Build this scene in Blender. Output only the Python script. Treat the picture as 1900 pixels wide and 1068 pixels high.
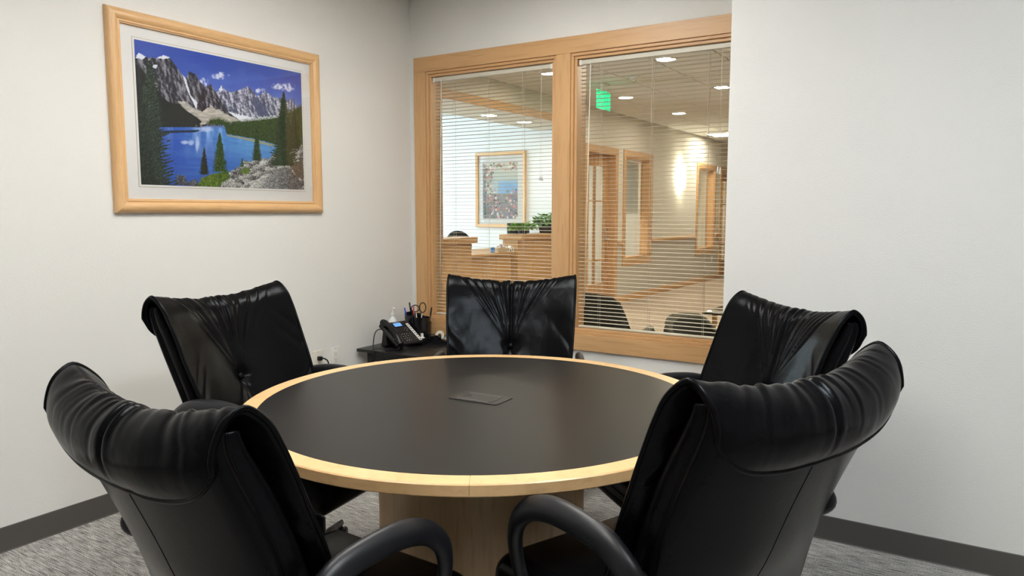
import bpy, bmesh, math, random
import numpy as np
from mathutils import Vector, Matrix

for o in list(bpy.data.objects): bpy.data.objects.remove(o)
S = bpy.context.scene
COL = S.collection
random.seed(7); RNG = np.random.RandomState(11)
PI = math.pi
def R(d): return math.radians(d)

# ------------------------------------------------------------------ camera, world, exposure
cam_d = bpy.data.cameras.new('camera'); cam = bpy.data.objects.new('camera', cam_d); COL.objects.link(cam)
cam_d.sensor_width = 36; cam_d.lens = 1372/1900*36; cam_d.clip_start = .05; cam_d.clip_end = 200
cam.location = (0, 0, 1.345); cam.rotation_euler = (R(90)-math.atan2(141, 1372), 0, R(32.16))
S.camera = cam
w = bpy.data.worlds.new('world'); S.world = w; w.use_nodes = True
w.node_tree.nodes['Background'].inputs[0].default_value = (.72, .86, 1, 1)      # even daylight sky
w.node_tree.nodes['Background'].inputs[1].default_value = 14
S.view_settings.view_transform = 'Standard'; S.view_settings.look = 'None'
S.view_settings.exposure = 0; S.view_settings.gamma = 1; S.view_settings.use_curve_mapping = False
TROFFER = 18.8        # radiance of the meeting room's ceiling panels
LOBBY_PANEL = 36.0    # radiance of the lobby's ceiling panels
DOWNLIGHT = 110.0

# ------------------------------------------------------------------ materials
MATS = {}
def mat(name, col, rough=.5, metal=0, spec=.5, emit=None, estr=1, bump=None, var=None, coat=0):
    """bump=(scale,strength,dist) noise relief; var=(scale,amount,stretch) colour variation"""
    m = bpy.data.materials.new(name); m.use_nodes = True; MATS[name] = m
    n = m.node_tree.nodes; l = m.node_tree.links; b = n['Principled BSDF']
    b.inputs['Base Color'].default_value = (*col, 1); b.inputs['Roughness'].default_value = rough
    b.inputs['Metallic'].default_value = metal; b.inputs['Specular IOR Level'].default_value = spec
    b.inputs['Coat Weight'].default_value = coat
    if emit: b.inputs['Emission Color'].default_value = (*emit, 1); b.inputs['Emission Strength'].default_value = estr
    tc = n.new('ShaderNodeTexCoord')
    if var:
        mp = n.new('ShaderNodeMapping'); mp.inputs['Scale'].default_value = var[2] if len(var) > 2 else (1, 1, 1)
        l.new(tc.outputs['Object'], mp.inputs[0])
        ns = n.new('ShaderNodeTexNoise'); ns.inputs['Scale'].default_value = var[0]; ns.inputs['Detail'].default_value = 6
        l.new(mp.outputs[0], ns.inputs['Vector'])
        mx = n.new('ShaderNodeMix'); mx.data_type = 'RGBA'
        l.new(ns.outputs[0], mx.inputs[0])
        mx.inputs[6].default_value = (*[c*(1-var[1]) for c in col], 1); mx.inputs[7].default_value = (*[min(1, c*(1+var[1])) for c in col], 1)
        l.new(mx.outputs[2], b.inputs['Base Color'])
    if bump:
        ns = n.new('ShaderNodeTexNoise'); ns.inputs['Scale'].default_value = bump[0]; ns.inputs['Detail'].default_value = 4
        l.new(tc.outputs['Object'], ns.inputs['Vector'])
        bp = n.new('ShaderNodeBump'); bp.inputs['Strength'].default_value = bump[1]; bp.inputs['Distance'].default_value = bump[2]
        l.new(ns.outputs[0], bp.inputs['Height']); l.new(bp.outputs[0], b.inputs['Normal'])
    return m

def wood(name, light, dark, stretch, rough=.38, fleck=.5, scale=1.0):
    m = bpy.data.materials.new(name); m.use_nodes = True; MATS[name] = m
    n = m.node_tree.nodes; l = m.node_tree.links; b = n['Principled BSDF']
    tc = n.new('ShaderNodeTexCoord'); mp = n.new('ShaderNodeMapping'); mp.inputs['Scale'].default_value = stretch
    l.new(tc.outputs['Object'], mp.inputs[0])
    a = n.new('ShaderNodeTexNoise'); a.inputs['Scale'].default_value = 9*scale; a.inputs['Detail'].default_value = 5; a.inputs['Distortion'].default_value = .6
    c = n.new('ShaderNodeTexNoise'); c.inputs['Scale'].default_value = 70*scale; c.inputs['Detail'].default_value = 3
    l.new(mp.outputs[0], a.inputs['Vector']); l.new(mp.outputs[0], c.inputs['Vector'])
    r = n.new('ShaderNodeValToRGB'); r.color_ramp.elements[0].position = .32; r.color_ramp.elements[1].position = .68
    r.color_ramp.elements[0].color = (*dark, 1); r.color_ramp.elements[1].color = (*light, 1)
    l.new(a.outputs[0], r.inputs[0])
    mx = n.new('ShaderNodeMix'); mx.data_type = 'RGBA'; mx.blend_type = 'MULTIPLY'; mx.inputs[0].default_value = fleck
    r2 = n.new('ShaderNodeValToRGB'); r2.color_ramp.elements[0].position = .3; r2.color_ramp.elements[0].color = (.6, .52, .45, 1); r2.color_ramp.elements[1].position = .5
    l.new(c.outputs[0], r2.inputs[0]); l.new(r.outputs[0], mx.inputs[6]); l.new(r2.outputs[0], mx.inputs[7])
    l.new(mx.outputs[2], b.inputs['Base Color']); b.inputs['Roughness'].default_value = rough
    bp = n.new('ShaderNodeBump'); bp.inputs['Strength'].default_value = .08; bp.inputs['Distance'].default_value = .002
    l.new(c.outputs[0], bp.inputs['Height']); l.new(bp.outputs[0], b.inputs['Normal'])
    return m

def carpet(name, cols, sx, sy, rough=.95):
    """striated tufted carpet, streaks along X"""
    m = bpy.data.materials.new(name); m.use_nodes = True; MATS[name] = m
    n = m.node_tree.nodes; l = m.node_tree.links; b = n['Principled BSDF']; b.inputs['Roughness'].default_value = rough
    b.inputs['Specular IOR Level'].default_value = .1
    tc = n.new('ShaderNodeTexCoord')
    def noise(sc, stretch, det=3):
        mp = n.new('ShaderNodeMapping'); mp.inputs['Scale'].default_value = stretch; l.new(tc.outputs['Object'], mp.inputs[0])
        t = n.new('ShaderNodeTexNoise'); t.inputs['Scale'].default_value = sc; t.inputs['Detail'].default_value = det
        l.new(mp.outputs[0], t.inputs['Vector']); return t
    a = noise(sx, (.07, 1, 1)); c = noise(sy, (.6, 1, 1), 2); d = noise(3, (.3, 1, 1), 2)
    ad = n.new('ShaderNodeMath'); ad.operation = 'ADD'; l.new(a.outputs[0], ad.inputs[0]); l.new(c.outputs[0], ad.inputs[1])
    ad2 = n.new('ShaderNodeMath'); ad2.operation = 'MULTIPLY_ADD'; l.new(d.outputs[0], ad2.inputs[0]); ad2.inputs[1].default_value = .25; l.new(ad.outputs[0], ad2.inputs[2])
    r = n.new('ShaderNodeValToRGB'); e = r.color_ramp.elements
    e[0].position = .86; e[0].color = (*cols[0], 1); e[1].position = 1.0; e[1].color = (*cols[2], 1)
    mid = e.new(.95); mid.color = (*cols[1], 1)
    sc = n.new('ShaderNodeMath'); sc.operation = 'MULTIPLY'; sc.inputs[1].default_value = .82; l.new(ad2.outputs[0], sc.inputs[0])
    e[0].position = .74; mid.position = .92; e[2].position = 1.0
    l.new(sc.outputs[0], r.inputs[0]); l.new(r.outputs[0], b.inputs['Base Color'])
    bp = n.new('ShaderNodeBump'); bp.inputs['Strength'].default_value = .5; bp.inputs['Distance'].default_value = .006
    l.new(ad.outputs[0], bp.inputs['Height']); l.new(bp.outputs[0], b.inputs['Normal'])
    return m

def leather(name):
    m = bpy.data.materials.new(name); m.use_nodes = True; MATS[name] = m
    n = m.node_tree.nodes; l = m.node_tree.links; b = n['Principled BSDF']
    b.inputs['Specular IOR Level'].default_value = .085
    tc = n.new('ShaderNodeTexCoord')
    big = n.new('ShaderNodeTexNoise'); big.inputs['Scale'].default_value = 5; big.inputs['Detail'].default_value = 3
    vor = n.new('ShaderNodeTexVoronoi'); vor.feature = 'DISTANCE_TO_EDGE'; vor.inputs['Scale'].default_value = 330
    cr = n.new('ShaderNodeTexNoise'); cr.inputs['Scale'].default_value = 60; cr.inputs['Detail'].default_value = 4; cr.inputs['Distortion'].default_value = .3
    for t in (big, vor, cr): l.new(tc.outputs['Object'], t.inputs['Vector'])
    mr = n.new('ShaderNodeMapRange'); mr.inputs['To Min'].default_value = .25; mr.inputs['To Max'].default_value = .36
    mr.inputs['From Min'].default_value = .3; mr.inputs['From Max'].default_value = .7
    b.inputs['Roughness'].default_value = .23; b.inputs['Specular Tint'].default_value = (.86, .93, 1, 1)
    r = n.new('ShaderNodeValToRGB'); r.color_ramp.elements[0].color = (.0024, .0024, .0028, 1); r.color_ramp.elements[1].color = (.0052, .0052, .0058, 1)
    l.new(cr.outputs[0], r.inputs[0]); l.new(r.outputs[0], b.inputs['Base Color'])
    b1 = n.new('ShaderNodeBump'); b1.inputs['Strength'].default_value = .12; b1.inputs['Distance'].default_value = .001
    b2 = n.new('ShaderNodeBump'); b2.inputs['Strength'].default_value = .10; b2.inputs['Distance'].default_value = .003
    l.new(vor.outputs['Distance'], b1.inputs['Height']); l.new(cr.outputs[0], b2.inputs['Height'])
    l.new(b1.outputs[0], b2.inputs['Normal']); l.new(b2.outputs[0], b.inputs['Normal'])
    return m

def glass(name, tint=(1, 1, 1), refl=.5):
    m = bpy.data.materials.new(name); m.use_nodes = True; MATS[name] = m
    n = m.node_tree.nodes; l = m.node_tree.links; n.remove(n['Principled BSDF'])
    t = n.new('ShaderNodeBsdfTransparent'); t.inputs[0].default_value = (*tint, 1)
    g = n.new('ShaderNodeBsdfGlossy'); g.inputs['Roughness'].default_value = .02
    f = n.new('ShaderNodeFresnel'); f.inputs[0].default_value = 1.45
    mu = n.new('ShaderNodeMath'); mu.operation = 'MULTIPLY'; mu.inputs[1].default_value = refl; l.new(f.outputs[0], mu.inputs[0])
    x = n.new('ShaderNodeMixShader'); l.new(mu.outputs[0], x.inputs[0]); l.new(t.outputs[0], x.inputs[1]); l.new(g.outputs[0], x.inputs[2])
    l.new(x.outputs[0], n['Material Output'].inputs[0]); return m

def printed(name, rough=.4, coat=0):
    m = bpy.data.materials.new(name); m.use_nodes = True; MATS[name] = m
    n = m.node_tree.nodes; l = m.node_tree.links; b = n['Principled BSDF']; b.inputs['Roughness'].default_value = rough
    b.inputs['Specular IOR Level'].default_value = .3
    a = n.new('ShaderNodeVertexColor'); a.layer_name = 'ink'; l.new(a.outputs[0], b.inputs['Base Color']); return m

mat('wall_paint', (.775, .768, .742), .75, spec=.25, bump=(190, .25, .004))
mat('lobby_paint', (.74, .70, .60), .8, spec=.2)
mat('lobby_paint_low', (.56, .53, .45), .8, spec=.2)
mat('reception_paint', (.80, .83, .84), .8, spec=.2)
mat('ceiling_white', (.78, .77, .74), .9, spec=.1)
mat('ceiling_tile', (.72, .70, .65), .95, spec=.05, bump=(120, .3, .003))
mat('grid_dark', (.30, .28, .25), .8)
mat('base_rubber', (.086, .079, .074), .45, bump=(30, .05, .002))
carpet('carpet', [(.13, .126, .12), (.34, .33, .315), (.56, .545, .52)], 190, 330)
carpet('lobby_carpet', [(.34, .255, .185), (.43, .335, .25), (.52, .42, .325)], 14, 60)
LW, DW = (.655, .40, .19), (.60, .35, .158)
wood('maple_x', LW, DW, (.07, 1, 1), fleck=.3); wood('maple_y', LW, DW, (1, .07, 1), fleck=.3); wood('maple_z', LW, DW, (1, 1, .07), fleck=.3)
wood('maple_rim', (.78, .51, .255), (.68, .425, .195), (.5, .5, 1), .33, .25)
wood('maple_drum', (.66, .45, .25), (.56, .365, .19), (1, 1, .12), .38, .35)
wood('frame_wood_x', (.78, .50, .25), (.68, .41, .19), (.06, 1, 1), .3, .3, 2.5); wood('frame_wood_z', (.78, .50, .25), (.68, .41, .19), (1, 1, .06), .3, .3, 2.5)
wood('counter_wood', (.62, .38, .17), (.48, .27, .11), (1, .12, 1), .4, .4)
wood('door_wood', (.60, .36, .16), (.44, .23, .09), (1, 1, .12), .4, .5)
mat('laminate', (.014, .0138, .0138), .33, spec=.22, bump=(900, .04, .0005), var=(3, .12))
leather('leather')
mat('arm_plastic', (.010, .0105, .013), .40, spec=.4, bump=(700, .12, .001))
mat('black_plastic', (.007, .007, .008), .35, spec=.35)
mat('black_matte', (.013, .013, .014), .55, spec=.4)
mat('black_gloss', (.008, .008, .009), .18, spec=.5)
mat('key_grey', (.32, .32, .33), .5)
mat('white_plastic', (.80, .79, .76), .4)
mat('ivory_plastic', (.74, .71, .62), .4)
mat('slot_dark', (.03, .03, .03), .6)
mat('red_plastic', (.40, .03, .02), .4)
mat('red_pen', (.55, .04, .04), .35); mat('blue_pen', (.05, .12, .55), .35)
mat('lcd', (.12, .3, .7), .3, emit=(.12, .36, .85), estr=.75)
mat('metal', (.55, .54, .52), .3, metal=1)
mat('blind_slat', (.60, .555, .46), .45, spec=.4)
mat('blind_rail', (.62, .59, .50), .4)
mat('cord', (.66, .62, .53), .7)
glass('pane', (.97, .985, .975), .4); glass('clear_plastic', (.93, .94, .94), .6); glass('picture_glass', (1, 1, 1), .35); glass('table_glass', (.72, .86, .78), 1.0)
mat('mat_board', (.76, .76, .75), .8)
mat('bevel_line', (.45, .36, .25), .7)
printed('print', .35); printed('print_far', .5)
mat('chair_fabric', (.050, .048, .039), .95, spec=.1, bump=(160, .8, .006), var=(120, .75))
mat('welt_fabric', (.17, .16, .125), .95, spec=.1, bump=(160, .8, .006), var=(70, .6))
mat('leaf', (.16, .34, .05), .5, var=(20, .5)); mat('leaf_dark', (.10, .26, .05), .5, var=(20, .5))
mat('pot', (.04, .038, .036), .5)
mat('ceramic', (.74, .66, .50), .4); mat('paper_white', (.8, .8, .78), .6); mat('blue_card', (.05, .22, .62), .5)
mat('light_panel', (.9, .9, .9), .6, emit=(1, .970, .91), estr=TROFFER)
mat('light_panel_cool', (.9, .9, .9), .6, emit=(.95, 1, 1.03), estr=TROFFER*1.45)
mat('lobby_panel', (.9, .9, .9), .6, emit=(1, .91, .76), estr=LOBBY_PANEL)
mat('downlight_lens', (.9, .9, .9), .6, emit=(1, .90, .74), estr=DOWNLIGHT)
mat('sconce_glow', (.9, .9, .85), .6, emit=(1, .93, .74), estr=34)
mat('exit_green', (.02, .5, .25), .3, emit=(.0, .80, .30), estr=.85)
mat('exit_letter', (.02, .6, .3), .3, emit=(.02, .95, .45), estr=1.15)
mat('candy', (.55, .45, .42), .4, var=(60, .8))
mat('shade_fabric', (.80, .82, .80), .9)
mat('sanitizer', (.78, .80, .80), .15, spec=.5)

# ------------------------------------------------------------------ mesh helpers
class MB:
    def __init__(s): s.v = []; s.f = []; s.sm = []
    def add(s, vs, fs, smooth=False):
        b = len(s.v); s.v += [tuple(v) for v in vs]; s.f += [tuple(i+b for i in f) for f in fs]; s.sm += [smooth]*len(fs); return s
    def box(s, x0, x1, y0, y1, z0, z1):
        return s.add([(x0,y0,z0),(x1,y0,z0),(x1,y1,z0),(x0,y1,z0),(x0,y0,z1),(x1,y0,z1),(x1,y1,z1),(x0,y1,z1)],
                     [(0,3,2,1),(4,5,6,7),(0,1,5,4),(1,2,6,5),(2,3,7,6),(3,0,4,7)])
    def rbox(s, x0, x1, y0, y1, z0, z1, r=.004, seg=2):
        bm = bmesh.new(); bmesh.ops.create_cube(bm, size=1)
        for v in bm.verts: v.co = Vector(((x0+x1)/2+v.co.x*(x1-x0), (y0+y1)/2+v.co.y*(y1-y0), (z0+z1)/2+v.co.z*(z1-z0)))
        bmesh.ops.bevel(bm, geom=bm.edges[:], offset=r, segments=seg, profile=.5, affect='EDGES')
        bm.verts.ensure_lookup_table(); bm.verts.index_update()
        s.add([v.co[:] for v in bm.verts], [[v.index for v in f.verts] for f in bm.faces], seg > 1); bm.free(); return s
    def tube(s, pts, r, n=8, closed=False, caps=True, flat=None):
        """sweep an ellipse; r scalar or list; flat=(side_scale, up_scale)"""
        P = [Vector(p) for p in pts]; N = len(P); rr = r if hasattr(r, '__len__') else [r]*N
        fa, fb = flat or (1, 1); vs = []; up = None
        for i in range(N):
            a = P[(i-1) % N] if (closed or i) else P[0]; b = P[(i+1) % N] if (closed or i < N-1) else P[-1]
            t = (b-a).normalized() if (b-a).length > 1e-9 else Vector((0,0,1))
            if up is None:
                up = Vector((1,0,0)) if abs(t.x) < .8 else Vector((0,0,1))
            up = (up - t*up.dot(t)).normalized(); sd = t.cross(up)
            for k in range(n):
                c, q = math.cos(2*PI*k/n), math.sin(2*PI*k/n)
                vs.append(P[i]+up*(c*rr[i]*fa)+sd*(q*rr[i]*fb))
        fs = []
        for i in range(N if closed else N-1):
            j = (i+1) % N
            for k in range(n): fs.append((i*n+k, i*n+(k+1) % n, j*n+(k+1) % n, j*n+k))
        if caps and not closed: fs += [tuple(range(n))[::-1], tuple((N-1)*n+k for k in range(n))]
        return s.add(vs, fs, True)
    def lathe(s, prof, c=(0,0,0), n=32, a0=0, a1=2*PI, smooth=True):
        full = abs(a1-a0-2*PI) < 1e-6; m = n if full else n+1; vs = []
        for i in range(m):
            a = a0+(a1-a0)*i/n
            for r, z in prof: vs.append((c[0]+r*math.cos(a), c[1]+r*math.sin(a), c[2]+z))
        k = len(prof); fs = []
        for i in range(n):
            j = (i+1) % m
            for q in range(k-1): fs.append((i*k+q, j*k+q, j*k+q+1, i*k+q+1))
        return s.add(vs, fs, smooth)
    def disc(s, c, r, n=32, z=0, rin=0):
        return s.lathe([(rin, z), (r, z)] if rin else [(1e-4, z), (r, z)], c, n)
    def sphere(s, c, r, n=12, sc=(1,1,1)):
        bm = bmesh.new(); bmesh.ops.create_uvsphere(bm, u_segments=n, v_segments=max(6, n*2//3), radius=r)
        bm.verts.index_update()
        s.add([(c[0]+v.co.x*sc[0], c[1]+v.co.y*sc[1], c[2]+v.co.z*sc[2]) for v in bm.verts], [[v.index for v in f.verts] for f in bm.faces], True); bm.free(); return s
    def prism(s, poly, axis, a, b, smooth=False):
        """extrude a 2-D polygon along axis from a to b"""
        def mk(p, t): return (t, p[0], p[1]) if axis == 0 else (p[0], t, p[1]) if axis == 1 else (p[0], p[1], t)
        n = len(poly); vs = [mk(p, a) for p in poly]+[mk(p, b) for p in poly]
        return s.add(vs, [tuple(range(n))[::-1], tuple(range(n, 2*n))]+[(i, (i+1) % n, n+(i+1) % n, n+i) for i in range(n)], smooth)
    def xf(s, M):
        s.v = [tuple(M @ Vector(v)) for v in s.v]; return s
    def mesh(s, name, m, fix=True):
        me = bpy.data.meshes.new(name); me.from_pydata(s.v, [], s.f)
        me.polygons.foreach_set('use_smooth', s.sm)
        if fix:
            bm = bmesh.new(); bm.from_mesh(me); bmesh.ops.recalc_face_normals(bm, faces=bm.faces); bm.to_mesh(me); bm.free()
        if m: me.materials.append(MATS[m])
        me.update(); return me
    def build(s, name, m, parent=None, sharp=None):
        o = bpy.data.objects.new(name, s.mesh(name, m)); COL.objects.link(o); o.parent = parent
        if sharp: o.data.set_sharp_from_angle(angle=R(sharp))
        return o
def link(name, me, parent=None, loc=(0,0,0), rot=(0,0,0)):
    o = bpy.data.objects.new(name, me); COL.objects.link(o); o.parent = parent; o.location = loc; o.rotation_euler = rot; return o
def tag(o, label, cat, group=None, kind=None):
    o['label'] = label
    if cat: o['category'] = cat
    if group: o['group'] = group
    if kind: o['kind'] = kind
    return o
def thing(name, label, cat, loc=(0,0,0), rz=0, group=None, kind=None):
    o = bpy.data.objects.new(name, None); COL.objects.link(o); o.location = loc; o.rotation_euler = (0, 0, rz); o.empty_display_size = .1
    return tag(o, label, cat, group, kind)
def struct(name, mb, m, label): return tag(mb.build(name, m), label, None, kind='structure')
def rotx(a): return Matrix.Rotation(a, 4, 'X')
def T(x, y, z): return Matrix.Translation((x, y, z))

# ------------------------------------------------------------------ the meeting room shell
XL, YW, YR, XR, ZC = -3.212, 3.851, 3.173, -.916, 2.74      # left wall, window wall, right wall, its corner, ceiling
YB, XE = -3.2, 3.6                                          # behind and right of the camera
YT = 3.97                                                   # lobby side of the window wall
struct('floor', MB().box(XL-.1, XE+.1, YB-.1, YW+.06, -.06, 0), 'carpet', 'grey striated carpet of the meeting room')
struct('wall_left', MB().box(XL-.1, XL, YB-.1, YT, 0, ZC), 'wall_paint', 'off-white wall with the landscape picture')
struct('wall_right', MB().box(XR, XE+.1, YR, YT, 0, ZC), 'wall_paint', 'bare white wall that steps forward right of the window')
struct('wall_rear', MB().box(XL-.1, XE+.1, YB-.1, YB, 0, ZC), 'wall_paint', 'wall behind the camera')
struct('wall_side', MB().box(XE, XE+.1, YB, YR, 0, ZC), 'wall_paint', 'wall right of the camera')
WX0, WX1, WZ0, WZ1 = -3.075, -1.055, .632, 2.243
b = MB()
b.box(XL, WX0, YW, YT, 0, ZC).box(WX1, XR, YW, YT, 0, ZC).box(WX0, WX1, YW, YT, 0, WZ0).box(WX0, WX1, YW, YT, WZ1, ZC)
struct('wall_back', b, 'wall_paint', 'off-white wall around the interior window')
struct('ceiling', MB().box(XL-.1, XE+.1, YB-.1, YT, ZC, ZC+.08), 'ceiling_white', 'white ceiling of the meeting room')
def cove(name, mb, label): return struct(name, mb, 'base_rubber', label)
def base_prof(sgn, at): return [(at, 0), (at+sgn*.007, 0), (at+sgn*.005, .003), (at+sgn*.004, .006), (at+sgn*.0035, .099), (at+sgn*.002, .1016), (at, .1016)]
cove('baseboard_left', MB().prism(base_prof(1, XL), 1, YB, YW), 'dark brown rubber base along the picture wall')
b = MB(); b.prism([(y, z) for y, z in base_prof(-1, YR)], 0, XR, XE); cove('baseboard_right', b, 'dark brown rubber base along the bare right wall')
b = MB(); b.prism([(y, z) for y, z in base_prof(-1, YW)], 0, XL, XR); cove('baseboard_back', b, 'dark brown rubber base under the window')

def troffer(x, y, label, m='light_panel', lx=.6, ly=1.2, zc=ZC, group='meeting room ceiling panels'):
    t = thing('ceiling_light', label, 'ceiling light', (x, y, zc), group=group)
    f = MB(); hx, hy = lx/2, ly/2
    f.box(-hx, hx, -hy, -hy+.025, -.015, 0).box(-hx, hx, hy-.025, hy, -.015, 0).box(-hx, -hx+.025, -hy+.025, hy-.025, -.015, 0).box(hx-.025, hx, -hy+.025, hy-.025, -.015, 0)
    f.build('frame', 'white_plastic', t)
    MB().box(-hx+.025, hx-.025, -hy+.025, hy-.025, -.008, -.004).build('diffuser', m, t)
troffer(-1.55, .75, 'bright ceiling panel nearest the picture wall')
troffer(-1.85, 2.40, 'bright ceiling panel between the table and the window')
troffer(.35, 1.15, 'bright ceiling panel nearest the bare right wall', 'light_panel_cool')

# ------------------------------------------------------------------ interior window, two panes
def win_frame(parent, axis, fixed, d, a0, a1, z0, z1, cw, mullions, woods, glassm='pane', casing_t=.018, depth=.12, steps=True, gl=.085):
    """window along X (axis 0) in a wall whose near face is at `fixed`; d=+1 depth goes to +Y (axis0) / -X (axis1)"""
    def bx(u0, u1, w0, w1, q0, q1):          # u along the wall, w depth from near face, q height
        p, q = fixed+d*w0, fixed+d*w1; lo, hi = min(p, q), max(p, q)
        return MB().rbox(u0, u1, lo, hi, q0, q1, .002, 1) if axis == 0 else MB().rbox(lo, hi, u0, u1, q0, q1, .002, 1)
    along, up = woods
    t = -casing_t
    # casing boards (mitred look: verticals between top and bottom)
    for nm, args, m in (('casing_top', (a0-cw, a1+cw, t, 0, z1, z1+cw), along), ('casing_bottom', (a0-cw, a1+cw, t, 0, z0-cw, z0), along),
                        ('casing_side', (a0-cw, a0, t, 0, z0, z1), up), ('casing_side', (a1, a1+cw, t, 0, z0, z1), up)):
        bx(*args).build(nm, m, parent)
    segs = []; prev = a0
    for m0, m1 in mullions: segs.append((prev, m0)); prev = m1
    segs.append((prev, a1))
    for m0, m1 in mullions: bx(m0, m1, t, depth, z0, z1).build('mullion', up, parent)
    for s0, s1 in segs:
        A, B = (.017, .034) if steps else (.012, .02)
        for k, (in0, in1, w0, w1) in enumerate(((0, A, -.009, depth), (A, B, .003, depth))):
            bx(s0+in0, s1-in0, w0, w1, z1-in1, z1-in0).build('stop_strip', along, parent)
            bx(s0+in0, s1-in0, w0, w1, z0+in0, z0+in1).build('stop_strip', along, parent)
            bx(s0+in0, s0+in1, w0, w1, z0+in1, z1-in1).build('stop_strip', up, parent)
            bx(s1-in1, s1-in0, w0, w1, z0+in1, z1-in1).build('stop_strip', up, parent)
        bx(s0+B-.003, s1-B+.003, gl, gl+.006, z0+B-.003, z1-B+.003).build('glass_pane', glassm, parent)
    # casing on the far side
    for args, m in (((a0-cw, a1+cw, depth, depth+casing_t, z1, z1+cw), along), ((a0-cw, a1+cw, depth, depth+casing_t, z0-cw, z0), along),
                    ((a0-cw, a0, depth, depth+casing_t, z0, z1), up), ((a1, a1+cw, depth, depth+casing_t, z0, z1), up)):
        bx(*args).build('casing_rear', m, parent)
win1 = thing('window_1', 'maple framed interior window with two panes looking into the lobby', None, (0, 0, 0), kind='structure')
win_frame(win1, 0, YW, 1, WX0, WX1, WZ0, WZ1, .0935, [(-2.113, -2.018)], ('maple_x', 'maple_z'), depth=YT-YW)

# venetian blinds, every slat its own piece
def slat_mesh(L):
    b = MB(); n = 4; wd = .0125; vs = []; th = .00035
    for s in (0, 1):
        for k in range(n+1):
            y = -wd+2*wd*k/n; z = .0016*(1-(y/wd)**2)+s*th
            vs += [(0, y, z), (L, y, z)]
    fs = []; m = 2*(n+1)
    for k in range(n):
        fs += [(2*k, 2*k+1, 2*k+3, 2*k+2), (m+2*k, m+2*k+2, m+2*k+3, m+2*k+1)]
    fs += [(0, m, m+1, 1), (2*n, 2*n+1, m+2*n+1, m+2*n), tuple([2*k for k in range(n+1)]+[m+2*k for k in range(n, -1, -1)]), tuple([2*k+1 for k in range(n, -1, -1)]+[m+2*k+1 for k in range(n+1)])]
    b.add(vs, fs, False); return b.mesh('slat', 'blind_slat')
def blind(x0, x1, label, ladders, wand_x, wand_z, cord_x, cord_z):
    yb = 3.886; zt, zb = 2.2055, .672
    t = thing('venetian_blind', label, 'blind', ((x0+x1)/2, yb, zb), group='mini blinds in the interior window')
    ox, oy, oz = (x0+x1)/2, yb, zb
    L = lambda mb: mb.xf(T(-ox, -oy, -oz))
    L(MB().rbox(x0, x1, yb-.0165, yb+.012, zt-.026, zt, .002, 1)).build('headrail', 'blind_rail', t)
    for xe in (x0, x1-.016): L(MB().rbox(xe, xe+.016, yb-.019, yb+.013, zt-.029, zt+.001, .001, 1)).build('bracket', 'white_plastic', t)
    L(MB().rbox(x0+.004, x1-.004, yb-.0125, yb+.0125, zb-.004, zb+.008, .003, 2)).build('bottom_rail', 'blind_rail', t)
    me = slat_mesh(x1-x0-.010); n = 67; top = zt-.045; bot = zb+.030
    for k in range(n):
        link('slat', me, t, (x0+.005-ox, 0, bot+(top-bot)*k/(n-1)-oz), (R(random.uniform(-1.0, 1.0)), 0, 0))
    for lx in ladders:
        c = MB()
        for dy in (-.0135, .0135): c.tube([(lx, yb+dy, zb), (lx, yb+dy, zt-.02)], .0007, 5)
        c.tube([(lx+.006, yb, zb-.004), (lx+.006, yb, zt-.02)], .0006, 5)
        L(c).build('ladder_cord', 'cord', t)
    L(MB().tube([(wand_x, yb-.024, zt-.012), (wand_x+.002, yb-.026, zt-.035)], .003, 6).tube([(wand_x+.002, yb-.026, zt-.035), (wand_x-.02, yb-.03, wand_z)], .0028, 6)).build('tilt_wand', 'clear_wand', t)
    c = MB()
    for k, dx in enumerate((-.006, .006)):
        c.tube([(cord_x, yb-.02, zt-.024), (cord_x+dx, yb-.024, cord_z+.03)], .0007, 5)
    L(c).build('pull_cord', 'cord', t)
    for k, dx in enumerate((-.006, .007)):
        q = MB(); q.lathe([(.0001, .034), (.003, .033), (.004, .02), (.008, 0), (.0001, 0)], (cord_x+dx, yb-.024, cord_z-.004*k), 10); L(q).build('tassel', 'white_plastic', t)
mat('clear_wand', (.78, .77, .72), .15, spec=.6)
blind(-3.036, -2.152, 'pale mini blind in the narrow pane nearest the picture wall', (-2.88, -2.62, -2.36), -2.965, .78, -2.226, 1.535)
blind(-1.979, -1.094, 'pale mini blind in the pane nearest the bare right wall', (-1.845, -1.54, -1.23), -1.905, .80, -1.158, 1.545)

# ------------------------------------------------------------------ painted prints (flat ink on a flat sheet)
def _hash(ix, iy, seed):
    h = (ix.astype(np.int64)*374761393+iy.astype(np.int64)*668265263+seed*974634777) & 0x7fffffff
    h = ((h ^ (h >> 13))*1274126177) & 0x7fffffff
    return ((h ^ (h >> 16)) & 0xffff)/65535.
def vnoise(x, y, seed):
    ix, iy = np.floor(x), np.floor(y); fx, fy = x-ix, y-iy; fx = fx*fx*(3-2*fx); fy = fy*fy*(3-2*fy)
    a = _hash(ix, iy, seed); b_ = _hash(ix+1, iy, seed); c = _hash(ix, iy+1, seed); d = _hash(ix+1, iy+1, seed)
    return (a*(1-fx)+b_*fx)*(1-fy)+(c*(1-fx)+d*fx)*fy
def fbm(x, y, seed, o=4):
    r = 0*x; a = .5
    for k in range(o): r = r+a*vnoise(x*2**k, y*2**k, seed+k*17); a *= .5
    return r/(1-.5**o)
def inpoly(x, y, P):
    r = np.zeros(x.shape, bool); n = len(P); j = n-1
    for i in range(n):
        xi, yi = P[i]; xj, yj = P[j]
        c = ((yi > y) != (yj > y)) & (x < (xj-xi)*(y-yi)/((yj-yi) or 1e-9)+xi); r ^= c; j = i
    return r
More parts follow.
